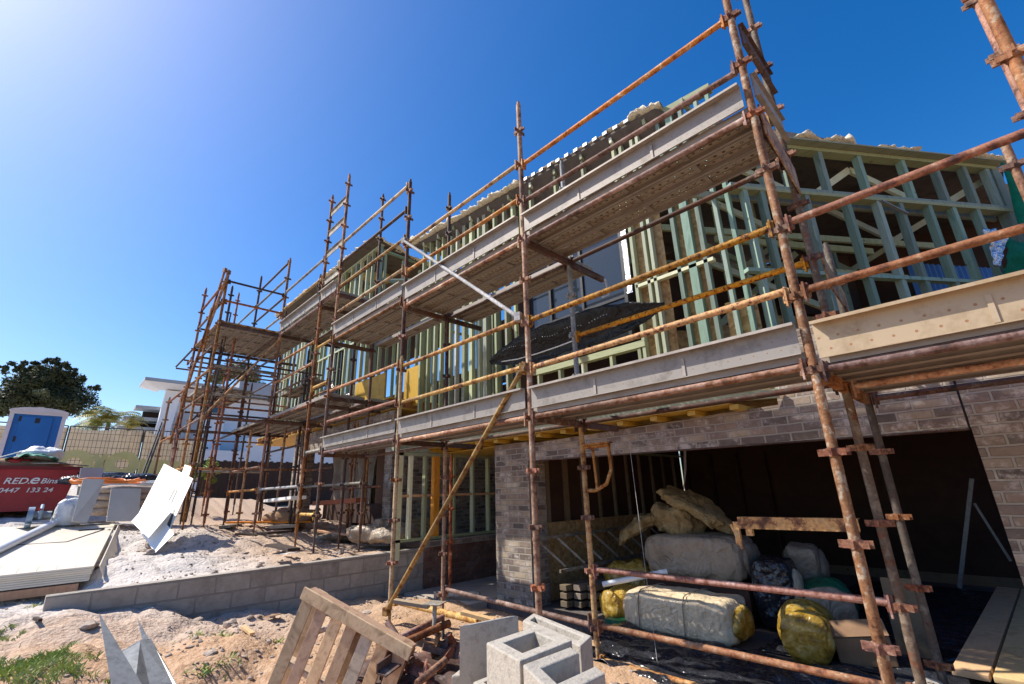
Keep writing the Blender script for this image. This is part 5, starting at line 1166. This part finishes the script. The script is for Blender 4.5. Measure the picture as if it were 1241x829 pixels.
e = empty('round_tree', (cT.x,cT.y,3), 'dark round crowned tree rising behind the blue toilet', 'tree')
m = MB(); L = crown(m, cT, R0, 40000, .15, 5, .82, 40)
for q_ in range(26):
    rr_ = random.Random(900+q_); t_ = rr_.uniform(0,6.28); p_ = rr_.uniform(-.2,1.3); crown(m, cT+Vector((math.cos(t_)*math.cos(p_),math.sin(t_)*math.cos(p_),math.sin(p_)*.85))*R0*rr_.uniform(.78,.98), R0*.2, 420, .14, q_, .8, 4); m.build('crown', M['leaf'], e, fixn=False)
m = MB(); m.tube((cT.x,cT.y,2.5),(cT.x,cT.y,cT.z-2),.45,10,.3)
for lc, lr in L[:12]: m.tube((cT.x,cT.y,cT.z-3),lc,.22,6,.06)
m.build('trunk', M['bark'], e)
def palm(label, px, py, D, h, n, seed, zr):
    c = A(px,py,D=D); rr = random.Random(seed); e = empty('palm_tree', (c.x,c.y,zr), label, 'palm')
    m = MB()
    for k in range(n):
        t = rr.uniform(0,2*math.pi); el = rr.uniform(.3,1.25); L_ = h*rr.uniform(.7,1.1)
        prev = c; pts = [c]
        for s in range(9):
            el2 = el-s*.20; prev = prev+Vector((math.cos(t)*math.cos(el2), math.sin(t)*math.cos(el2), math.sin(el2)))*L_/9; pts.append(prev)
        side = Vector((-math.sin(t), math.cos(t), 0))
        for a_, b_ in zip(pts[:-1], pts[1:]):
            for sg in (-1, 1):
                for q in (0,.5):
                    o_ = a_+(b_-a_)*q; tip = o_+side*sg*h*.22+(b_-a_)*1.2+Vector((0,0,-.12*h*.5)); m.add([o_, o_+(b_-a_)*.35, tip], [(0,1,2)])
    m.build('fronds', M['leaf_palm'], e, fixn=False)
    m = MB(); m.tube((c.x,c.y,zr),(c.x,c.y,c.z+.05),.12,8,.08); m.build('trunk', M['bark'], e)
palm('yellow green palm with upright fronds left of the white house', 132, 512, 30, 1.6, 26, 3, 2.3)
palm('smaller yellow palm beside the blue toilet', 116, 516, 29, 1.1, 22, 8, 2.3)
palm('low palm clump at the foot of the white house', 157, 516, 31, 1.0, 20, 11, 2.3)
c = A(247,578,D=19); e = empty('garden_shrub', (c.x,c.y,1.8), 'bright yellow green shrub seen through the scaffold legs', 'shrub')
m = MB(); crown(m, c, .62, 2600, .05, 6, 1.3, 12); m.build('foliage', M['leaf_shrub'], e, fixn=False); m = MB(); m.tube((c.x,c.y,1.7),(c.x,c.y,c.z),.03,6); m.build('stem', M['bark'], e)
c = A(262,452,D=58); e = empty('far_tree', (c.x,c.y,3), 'hazy green tree far behind the scaffold tower', 'tree')
m = MB(); crown(m, c+Vector((0,2.0,0)), 3.2, 6000, .16, 16, .55, 18); m.build('crown', M['leaf'], e, fixn=False); m = MB(); m.tube((c.x,c.y+2.5,2.5),(c.x,c.y+2.5,c.z-1),.3,8); m.build('trunk', M['bark'], e)

# ------------------------------------------------------------------ debris under the scaffold
def lay(name, label, cat, p, q, w, h, mat, group=None, up=(0,0,1)):
    m = MB(); m.beam(p, q, w, h, up); return tag(m.build(name, M[mat], bevel=.004), label, cat, group)
lay('red_beam', 'red oxide beam resting on the low scaffold ledgers', 'beam', A(385,610,Y=4.4), A(438,606,Y=4.6), .25, .09, 'red_ochre')
lay('white_board', 'white board lying across the low ledgers under the far deck', 'board', A(328,607,Y=3.6), A(362,603,Y=3.6), .3, .06, 'white_sheet')
lay('orange_board', 'fresh orange board on the ground below the tower decks', 'board', (-13.2,3.3,1.02), (-11.4,4.6,1.0), .25, .04, 'orange_wood')
lay('orange_board', 'orange board nearer the brick pier on the sandy ground', 'board', (-10.6,4.3,.86), (-9.4,4.9,.74), .22, .04, 'orange_wood')
lay('brown_plank', 'dark plank flat on the sand at the foot of a far standard', 'plank', (-11.2,3.0,.87), (-10.4,3.55,.80), .2, .035, 'fence_brown')
m = MB(); blob(m, (-8.35,4.65,.86), (1.5,.8,.35), rotz(.3), 2.6, .14, 4, 60, 24, 44); T(m, 'plastic_bundle', M['bale_grey'], 'crumpled grey plastic bundle on the ground under the left brick lintel', 'plastic sheet')
m = MB(); blob(m, (-12.0,4.3,1.12), (1.4,.5,.32), rotz(.6), 2.6, .1, 4, 40, 20, 46); T(m, 'sand_bags', M['cardboard'], 'low tan sand bags below the tower decks', 'sand bag')
m = MB()
for k in range(5): m.bx(-9.9,-8.9,5.6,6.1,.7+k*.07,.76+k*.07)
T(m, 'board_stack', M['raw_wood'], 'stack of boards inside the opening of the left block', 'board stack')
m = MB(); m.bx(-13.6,-10.2,5.7,5.95,.9,1.35); T(m, 'timber_trough', M['dark_board'], 'dark trough standing in the shaded opening of the left block', 'trough')

def onG(px, py, zg=.9):
    c = A(px,py,Z=zg)
    for _ in range(6): c = A(px,py,Z=gz(c.x,c.y))
    return c
cl = [('log','dark weathered log lying beyond the tower legs','log',(246,622),(292,617),.26,.22,'fence_brown'),('log','second shorter dark log beside the weathered log','log',(262,628),(300,630),.2,.16,'fence_brown'),
 ('plank','grey plank on the sand between the two rows of tower legs','plank',(272,640),(310,634),.22,.05,'tube_grey'),('plank','pale plank lying near the brown paling fence','plank',(282,612),(330,608),.3,.06,'raw_wood'),
 ('plank','thin dark plank across the sand right of the tower','plank',(318,648),(350,645),.2,.04,'fence_brown'),('plank','orange edged plank on the ground under the far deck','plank',(300,625),(352,616),.16,.06,'orange_wood'),
 ('concrete_slab_piece','flat grey slab piece on the sand before the left brick pier','slab',(342,640),(368,636),.5,.06,'concrete'),('plank','dark plank by the foot of the twin standards','plank',(330,662),(356,668),.16,.04,'fence_brown')]
for (nm, lb, ct, p_, q_, w_, h_, mt) in cl:
    P_0 = onG(*p_); Q_0 = onG(*q_)
    if (Q_0-P_0).length > 4.5: Q_0 = P_0+(Q_0-P_0).normalized()*4.5
    lay(nm, lb, ct, P_0+Vector((0,0,h_*.5)), Q_0+Vector((0,0,h_*.5)), w_, h_, mt)
m = MB(); c = onG(315,604); blob(m, c+Vector((0,0,.2)), (1.4,2.2,.7), rotz(.3), 2.6, .2, 2.5, 50, 24, 77); T(m, 'tarp_heap', M['black'], 'dark covered heap on the ground in front of the brown paling fence', 'heap')
m = MB(); c = onG(262,602); crown(m, c+Vector((0,0,.1)), .7, 1500, .045, 61, .3, 10); T(m, 'weed_clump', M['leaf_shrub'], 'low green weeds at the foot of the bright shrub', 'weeds')

for k,(px,py,s,mt,lb) in enumerate(((338,628,(1.2,.7,.4),'rust_dark','brown heap of rusty fittings under the far deck'),(392,640,(1.0,.7,.28),'black','black plastic crumpled on the sand before the left brick pier'),(285,632,(1.0,.6,.3),'fence_brown','dark brown earth heap between the tower legs'),(405,655,(.9,.5,.2),'bale_grey','grey sheet crumpled on top of the block wall end'))):
    c = onG(px,py,.8); m = MB(); blob(m, c+Vector((0,0,s[2]*.25)), s, rotz(.5*k), 2.4, .16, 4, 50, 22, 120+k); T(m, 'debris_heap', M[mt], lb, 'heap')
# stones and crumbs of rubble
rr = random.Random(11)
def rock(mb, c, s, seed):
    bm = bmesh.new(); bmesh.ops.create_icosphere(bm, subdivisions=1 if s < .05 else 2, radius=1)
    sc_ = Vector((rr.uniform(.6,1.2), rr.uniform(.6,1.2), rr.uniform(.35,.75)))*s
    vs = []
    for v in bm.verts: k = 1+.45*noise.noise(v.co*1.3+Vector((seed,0,0))); vs.append(Vector(c)+Vector((v.co.x*sc_.x*k, v.co.y*sc_.y*k, v.co.z*sc_.z*k)))
    fs = [[v.index for v in f.verts] for f in bm.faces]; bm.free(); mb.add(vs, fs)
m = MB(); k = 0
while k < 1900:
    x = rr.uniform(-13,-2.6); y = rr.uniform(-.9,4.6)
    if -7.65 < x < -7.2: continue
    dens = .35+.9*noise.noise((x*.8,y*.8,7))+(.5 if -7.2 < x < -5 and 1.2 < y < 3.8 else 0)
    if rr.random() > dens: continue
    s = abs(rr.gauss(0,.012))+.006
    if rr.random() < .04: s *= 2.6
    rock(m, (x,y,gz(x,y)+s*.15), s, k); k += 1
T(m, 'rubble', M['rock'], None, None); tag(bpy.data.objects['rubble'], 'small stones and crumbs of rubble strewn over the ground', 'rubble', kind='stuff')
for i,(px,py,z,s,lb) in enumerate(((186,677,.62,.16,'flat pale rock at the foot of the pointed white board'),(170,682,.60,.13,'rounded grey rock left of the flat pale rock'),(180,686,.58,.10,'small rock nearest the block wall below the white boards'),(105,767,.32,.085,'dark lump of earth in the clay left of the metal flashing'),(280,752,.16,.09,'reddish rock in the shadow at the wall foot'),(240,750,.2,.06,'small red brown stone at the wall foot'))):
    c = A(px,py,Z=z); m = MB(); rock(m, (c.x,c.y,gz(c.x,c.y)+s*.25), s, i*7+3); T(m, 'rock', M['rock'], lb, 'rock')
for k,(px,py,L_,w_,mt,nm,ct,lb) in enumerate(((300,765,.35,.05,'raw_wood','timber_offcut','offcut','short fresh batten lying on the clay left of the pallet'),(215,728,.22,.04,'orange_wood','timber_offcut','offcut','tiny orange offcut on the pale sand below the wall end'),(330,748,.18,.09,'cardboard','cardboard_scrap','scrap','brown cardboard scrap near the foot of the block wall'),
    (45,752,.25,.03,'fence_brown','timber_offcut','offcut','thin dark stick on the pale ground left of the flashing'),(235,664,.3,.07,'raw_wood','timber_offcut','offcut','batten on the sand right of the pointed white board'),(290,672,.2,.12,'plastic_white','plastic_scrap','scrap','crumpled white scrap on the sand above the block wall'),
    (350,672,.25,.1,'white_sheet','board_scrap','scrap','broken piece of white board at the top of the block wall'),(335,668,.16,.1,'white_sheet','board_scrap','scrap','smaller broken piece of white board near the wall top'))):
    c = A(px,py,Z=.6 if py < 700 else .2)
    for _ in range(6): c = A(px,py,Z=gz(c.x,c.y)+.02)
    m = MB()
    if 'scrap' in nm: m.slab([c+Vector((-L_/2,-w_,.0)), c+Vector((L_*.4,-w_*.6,.02)), c+Vector((L_/2,w_*.8,.03)), c+Vector((-L_*.2,w_,.015))], (0,0,1), .008)
    else: m.box(c+Vector((0,0,.01)), (L_,w_,.025), eul(0,.05,k*1.1))
    T(m, nm, M[mt], lb, ct)
# grass and weeds
m = MB(); k = 0
while k < 9000:
    x = rr.uniform(-8.2,-3.6); y = rr.uniform(-1.0,1.6)
    if -7.6 < x < -7.25 and y > .1: continue
    q = noise.noise((x*1.3,y*1.3,21))+.5*noise.noise((x*5,y*5,2))+.5*noise.noise((x*14,y*14,6))
    lim = .2 if (x > -7 and y < .95) else .75
    if x > -5.6: lim += .12
    if y > .62+.12*(x+5.5): lim += .35
    if q < lim-.1: continue
    z = gz(x,y); h = rr.uniform(.015,.05)*(1.2 if q > .3 else .8); t = rr.uniform(0,6.28); w = .0035; d = Vector((math.cos(t),math.sin(t),0)); b = Vector((-d.y,d.x,0))*w; p = Vector((x,y,z-.004))
    m.add([p-b, p+b, p+d*h*.35+Vector((0,0,h*.7))+b*.6, p+d*h*.9+Vector((0,0,h))], [(0,1,2,3)]); k += 1
for (px,py,z) in ((268,780,.12),(272,812,.12),(318,826,.12),(244,807,.2),(240,770,.2),(335,770,.1)):
    c = A(px,py,Z=z)
    for j in range(26):
        x = c.x+rr.gauss(0,.05); y = c.y+rr.gauss(0,.05); h = rr.uniform(.02,.06); t = rr.uniform(0,6.28); d = Vector((math.cos(t),math.sin(t),0)); b = Vector((-d.y,d.x,0))*.006; p = Vector((x,y,gz(x,y)-.003))
        m.add([p-b, p+b, p+d*h*.5+Vector((0,0,h*.7))+b, p+d*h+Vector((0,0,h*.8))], [(0,1,2,3)])
gr = m.build('grass', M['grassm'], fixn=False); tag(gr, 'patchy green grass and weeds on the clay', 'grass', kind='stuff')

# ------------------------------------------------------------------ foreground: flashing, pallet, scrap, blocks
e = empty('metal_flashing', (-4.4,.7,.3), 'folded galvanised flashing with two sharp upright points at the bottom left', 'flashing')
def FF(px, py, D): return A(px, py, D=D)
m = MB(); m.slab([FF(120,742,3.6),FF(155,806,3.3),FF(185,850,3.0),FF(140,860,2.9)], (1,-.5,.2), .003); m.build('left_flange', M['galv'], e)
m = MB(); m.slab([FF(146,790,3.45),FF(170,776,3.55),FF(186,850,3.1),FF(160,862,2.9)], (1,-.5,.5), .003); m.build('web', M['galv'], e)
m = MB(); m.slab([FF(170,776,3.55),FF(183,774,3.6),FF(212,835,3.2),FF(186,850,3.1)], (1,-.2,.9), .003); m.build('web', M['galv'], e)
m = MB(); m.slab([FF(183,774,3.6),FF(205,812,3.4),FF(226,850,3.1),FF(212,848,3.15)], (.2,-1,0), .003); m.build('right_flange', M['galv'], e)
m = MB(); m.slab([FF(167,750,3.7),FF(180,774,3.58),FF(173,778,3.56)], (1,-.4,.2), .003); m.build('point', M['galv'], e)

e = empty('timber_pallet', (-4.2,2.1,.2), 'weathered timber pallet tipped up on the scrap heap', 'pallet')
O = A(374,713,D=4.75); U = A(499,784,D=4.35)-O; uL = U.length; U.normalize()
d_ = ray(326,829); t = (O-Vector((0,0,CH))).dot(U)/d_.dot(U); V = (Vector((0,0,CH))+d_*t-O).normalized(); N = U.cross(V).normalized()
if N.dot(Vector((0,0,CH))-O) < 0: N = -N
def pb(u0, u1, v0, v1, n0, n1, jit=0):
    c = [O+U*(u+random.uniform(-jit,jit))+V*v+N*n for (u,v,n) in ((u0,v0,n0),(u1,v0,n0),(u1,v1,n0),(u0,v1,n0),(u0,v0,n1),(u1,v0,n1),(u1,v1,n1),(u0,v1,n1))]
    return MB().hexa(c)
pl = 1.38
for k in range(7):
    u0 = uL*(.0+k*.147); w = (.105,.10,.11,.10,.105,.10,.115)[k]
    pb(u0, u0+w, .0, pl, 0, .019, .004).build('slat', M['pallet'], e, bevel=.003)
for k in range(3):
    u0 = uL*(.03+k*.42); pb(u0, u0+.1, .01, pl, -.115, -.096, .004).build('bottom_slat', M['pallet'], e, bevel=.003)
pb(-.02, uL+.02, -.012, .085, .020, .040).build('lead_board', M['pallet'], e, bevel=.004)
for v0 in (.0, .54, 1.1):
    pb(.0, uL, v0+.005, v0+.045, -.095, -.001).build('stringer', M['pallet'], e, bevel=.004)

# scrap heap of rusty fittings
c0 = A(505,800,D=4.4)
def scrap(i, p, q, r, mat, label, cat='scrap pipe', base=False):
    m = MB(); m.tube(p, q, r, 10); return T(m, 'scrap_pipe', M[mat], label, cat, 'scrap steel beside the pallet')
scrap(0, A(486,772,D=4.7), A(537,748,D=4.9), .026, 'rust_pink', 'upper of two brown pipes lying parallel behind the pallet corner')
scrap(1, A(492,778,D=4.6), A(545,755,D=4.75), .03, 'rust_red', 'lower thicker brown pipe with open end below its twin')
scrap(2, A(470,755,D=5.0), A(500,800,D=4.6), .028, 'rust_dark', 'dark rusty pipe dipping behind the pallet slats')
scrap(3, A(540,800,D=4.3), A(505,829,D=4.1), .026, 'rust_red', 'rusty pipe end pointing down at the bottom edge beside the blocks')
m = MB(); m.tube(A(527,733,D=4.75), A(526,765,D=4.75), .019, 10); p = A(527,731,D=4.75); m.box(p, (.16,.16,.008), rotz(.5)); T(m, 'base_jack', M['tube_grey'], 'upturned scaffold base jack with square plate above the scrap heap', 'base jack')
m = MB(); m.tube(A(537,745,D=4.9), A(537,775,D=4.9), .014, 8); T(m, 'steel_pin', M['rust_dark'], 'thin dark pin standing right of the base jack', 'pin')
for i in range(14):
    m = MB(); rr2 = random.Random(100+i); px = 492+rr2.uniform(-28,50); py = 785+rr2.uniform(-20,50); D = 4.5+rr2.uniform(-.2,.3)
    c = A(px,py,D=D); L_ = rr2.uniform(.12,.3); R3 = eul(rr2.uniform(-.6,.6), rr2.uniform(-.6,.6), rr2.uniform(0,3.1))
    if i % 2: m.box(c, (L_,.05,.05), R3); m.box(c+R3 @ Vector((L_/2,0,.04)), (.03,.07,.12), R3)
    else: m.box(c, (L_,.09,.012), R3); m.box(c+R3 @ Vector((0,.045,.03)), (L_,.01,.07), R3)
    tag(m.build('scrap_fitting', M[('rust_red','rust_orange','rust_dark')[i % 3]]), 'one of the small rusty scaffold fittings jumbled in the scrap heap', 'scrap fitting', 'small fittings in the scrap heap')
m = MB(); mound = A(505,815,D=4.75)
def mnd(u, v):
    x = mound.x-.9+1.8*u; y = mound.y-.7+1.4*v; r = ((2*u-1)**2+(2*v-1)**2); base = gz(x,y)
    return Vector((x, y, base-.02+(mound.z-base+.05)*max(0,1-r)**.8+.06*noise.noise((x*7,y*7,1))))
m.grid(mnd, 40, 40); T(m, 'earth_heap', M['rust_dark'], 'dark heap of rusty steel and earth carrying the pallet and scrap pipes', 'heap')
for i,(a_,b_,mt,lb) in enumerate((((560,742,5.2),(598,752,5.1),'raw_wood','short timber offcut on the pavers near the blocks'),((478,728,5.2),(520,735,5.1),'raw_wood','thin timber offcut at the base of the yellow standard'))):
    m = MB(); m.beam(A(a_[0],a_[1],D=a_[2]), A(b_[0],b_[1],D=b_[2]), .08, .03); T(m, 'timber_offcut', M[mt], lb, 'offcut')

# concrete blocks stacked close to the camera
ZB = 1.0
def BP(x, y, z=ZB): return A(520+x/5.64, 720+y/5.64, Z=z)
def hollow(name, corners, h, label, cells=2, wall=.034, taper=.012, group='concrete blocks stacked in the foreground', notch=False):
    """corners a,b,c,d of the top face; one watertight casting with its cells cut through"""
    a, b, c, d = corners
    Lu = (b-a).length; Lv = (d-a).length; tu = wall/Lu; tv = wall/Lv
    us = [0, tu, 1-tu, 1]; vs = [0]
    for i in range(cells): vs += [tv+(1-tv)*i/cells, (1-tv)*(i+1)/cells]
    vs.append(1)
    nv_ = len(vs)-1
    def top(i, j):
        if not (0 <= i < 3 and 0 <= j < nv_): return None
        if i == 1 and j % 2 == 1: return None
        if notch and i == 1 and j > 0: return -h*.3
        return 0
    def q(u, v, z):
        e_ = -.006*(z/h) if z < 0 else 0
        return (a*(1-u)+b*u)*(1-v)+(d*(1-u)+c*u)*v+Vector((0,0,z))
    m = MB()
    for i in range(3):
        for j in range(nv_):
            t = top(i, j)
            if t is None: continue
            u0, u1, v0, v1 = us[i], us[i+1], vs[j], vs[j+1]
            m.quad(q(u0,v0,t), q(u1,v0,t), q(u1,v1,t), q(u0,v1,t)); m.quad(q(u0,v0,-h), q(u0,v1,-h), q(u1,v1,-h), q(u1,v0,-h))
            for (di, dj, p0, p1_) in ((-1,0,(u0,v0),(u0,v1)),(1,0,(u1,v1),(u1,v0)),(0,-1,(u1,v0),(u0,v0)),(0,1,(u0,v1),(u1,v1))):
                n_ = top(i+di, j+dj)
                lo = -h if n_ is None else n_
                if lo < t: m.quad(q(*p0,lo), q(*p1_,lo), q(*p1_,t), q(*p0,t))
    o = T(m, name, M['block'], label, 'concrete block', group)
    bm = bmesh.new(); bm.from_mesh(o.data); bmesh.ops.remove_doubles(bm, verts=bm.verts, dist=.0004); bmesh.ops.recalc_face_normals(bm, faces=bm.faces); bm.to_mesh(o.data); bm.free()
    md = o.modifiers.new('bevel', 'BEVEL'); md.width = .005; md.segments = 2; md.limit_method = 'ANGLE'; md.angle_limit = R_(40)
    return o
P_ = [BP(390,330),BP(620,458),BP(960,340),BP(735,215)]
P_[2] = P_[3]+(P_[1]-P_[0])
hollow('concrete_block', P_, .19, 'hollow concrete block with one big square cell, centre of the foreground stack', 1, .052)
Q_ = [BP(640,470),BP(810,600,ZB),BP(1155,455),BP(965,335)]
dq = Q_[3]-Q_[0]; Q_[2] = Q_[1]+dq
Q_ = [Q_[0]+Vector((0,0,-.004)), Q_[1]+Vector((.02,.01,-.035)), Q_[2]+Vector((.02,.01,-.04)), Q_[3]+Vector((0,0,-.01))]
hollow('concrete_block', Q_, .19, 'hollow concrete block with notched web, right of the single cell block', 2, .05, notch=True)
R4 = [BP(640,180,.93),BP(715,128,.93),BP(1112,285,.93),BP(1035,355,.93)]
hollow('concrete_block', [R4[0],R4[3],R4[2],R4[1]], .19, 'long channel block lying at the back of the foreground stack', 1, .042)
m = MB(); a_ = BP(205,215,.98); b_ = BP(540,150,.98); m.slab([a_, b_, b_-Vector((0,0,.36)), a_-Vector((0,0,.36))], (.5,.9,0), .05); T(m, 'concrete_block', M['block'], 'flat solid block standing on edge at the left of the foreground stack', 'concrete block', 'concrete blocks stacked in the foreground', bevel=.006)
m = MB(); a_ = BP(150,560,.78); b_ = BP(470,300,.78); m.slab([a_, b_, b_-Vector((0,0,.19)), a_-Vector((0,0,.19))], (.6,.8,0), .25); T(m, 'concrete_block', M['block'], 'lower block under the flat standing block', 'concrete block', 'concrete blocks stacked in the foreground', bevel=.006)
S_ = [BP(330,560,.80),BP(640,760,.80),BP(820,590,.80),BP(560,380,.80)]
S_ = [p-Vector((0,0,0)) for p in S_]; S_[2] = S_[3]+(S_[1]-S_[0])
hollow('concrete_block', [BP(300,600,.81),BP(560,760,.81),BP(560,760,.81)+(P_[3]-P_[0])*1.3,BP(300,600,.81)+(P_[3]-P_[0])*1.3], .19, 'hollow block at the very bottom edge below the single cell block', 2, .034)
m = MB(); cb_ = (P_[0]+P_[2]+Q_[2])/3; 
for k in range(3):
    for (dx,dy) in ((0,0),(.38,.1)): m.box((cb_.x+dx-.12,cb_.y+dy+.02,.12+.2*k), (.37,.37,.19), rotz(.35))
T(m, 'block_course', M['block'], 'lower courses of grey blocks carrying the loose foreground blocks', 'block stack', bevel=.006)

# ------------------------------------------------------------------ camera, sun, sky
cam = bpy.data.cameras.new('camera'); co = bpy.data.objects.new('camera', cam); COL.objects.link(co)
cam.sensor_width = 36; cam.lens = 36*F_/1241 if False else 36*560.0/1241; cam.clip_start = .02; cam.clip_end = 3000
mw = Matrix(((AX[0],AX[1],AX[2],0),(AY[0],AY[1],AY[2],0),(AZ[0],AZ[1],AZ[2],CH),(0,0,0,1)))
co.matrix_world = mw; scn.camera = co
AZI, EL = R_(52), R_(48)
sd = Vector((-math.sin(AZI)*math.cos(EL), -math.cos(AZI)*math.cos(EL), math.sin(EL)))   # towards the sun
sl = bpy.data.lights.new('sun', 'SUN'); sl.energy = 5.0; sl.angle = R_(.53); sl.color = (1.0,.93,.82)
so = bpy.data.objects.new('sun', sl); COL.objects.link(so); so.rotation_euler = (-sd).to_track_quat('-Z','Y').to_euler(); so.location = sd*50
w = bpy.data.worlds.new('World'); scn.world = w; w.use_nodes = True; nt = w.node_tree
sk = nt.nodes.new('ShaderNodeTexSky'); sk.sky_type = 'NISHITA'; sk.sun_disc = False; sk.sun_elevation = EL
sk.sun_rotation = math.atan2(sd.x, sd.y); sk.altitude = 50; sk.air_density = 1.0; sk.dust_density = 1.15; sk.ozone_density = 3.0
hs = nt.nodes.new('ShaderNodeHueSaturation'); hs.inputs["Saturation"].default_value = 1.42; hs.inputs['Hue'].default_value = .506; nt.links.new(sk.outputs[0], hs.inputs['Color']); nt.links.new(hs.outputs[0], nt.nodes['Background'].inputs['Color']); nt.nodes['Background'].inputs['Strength'].default_value = .14
vs_ = scn.view_settings; vs_.view_transform = 'Standard'; vs_.look = 'None'; vs_.exposure = .45; vs_.gamma = 1; vs_.use_curve_mapping = False
scn.cycles.max_bounces = 6; scn.cycles.diffuse_bounces = 3; scn.cycles.transparent_max_bounces = 12; scn.cycles.use_denoising = True
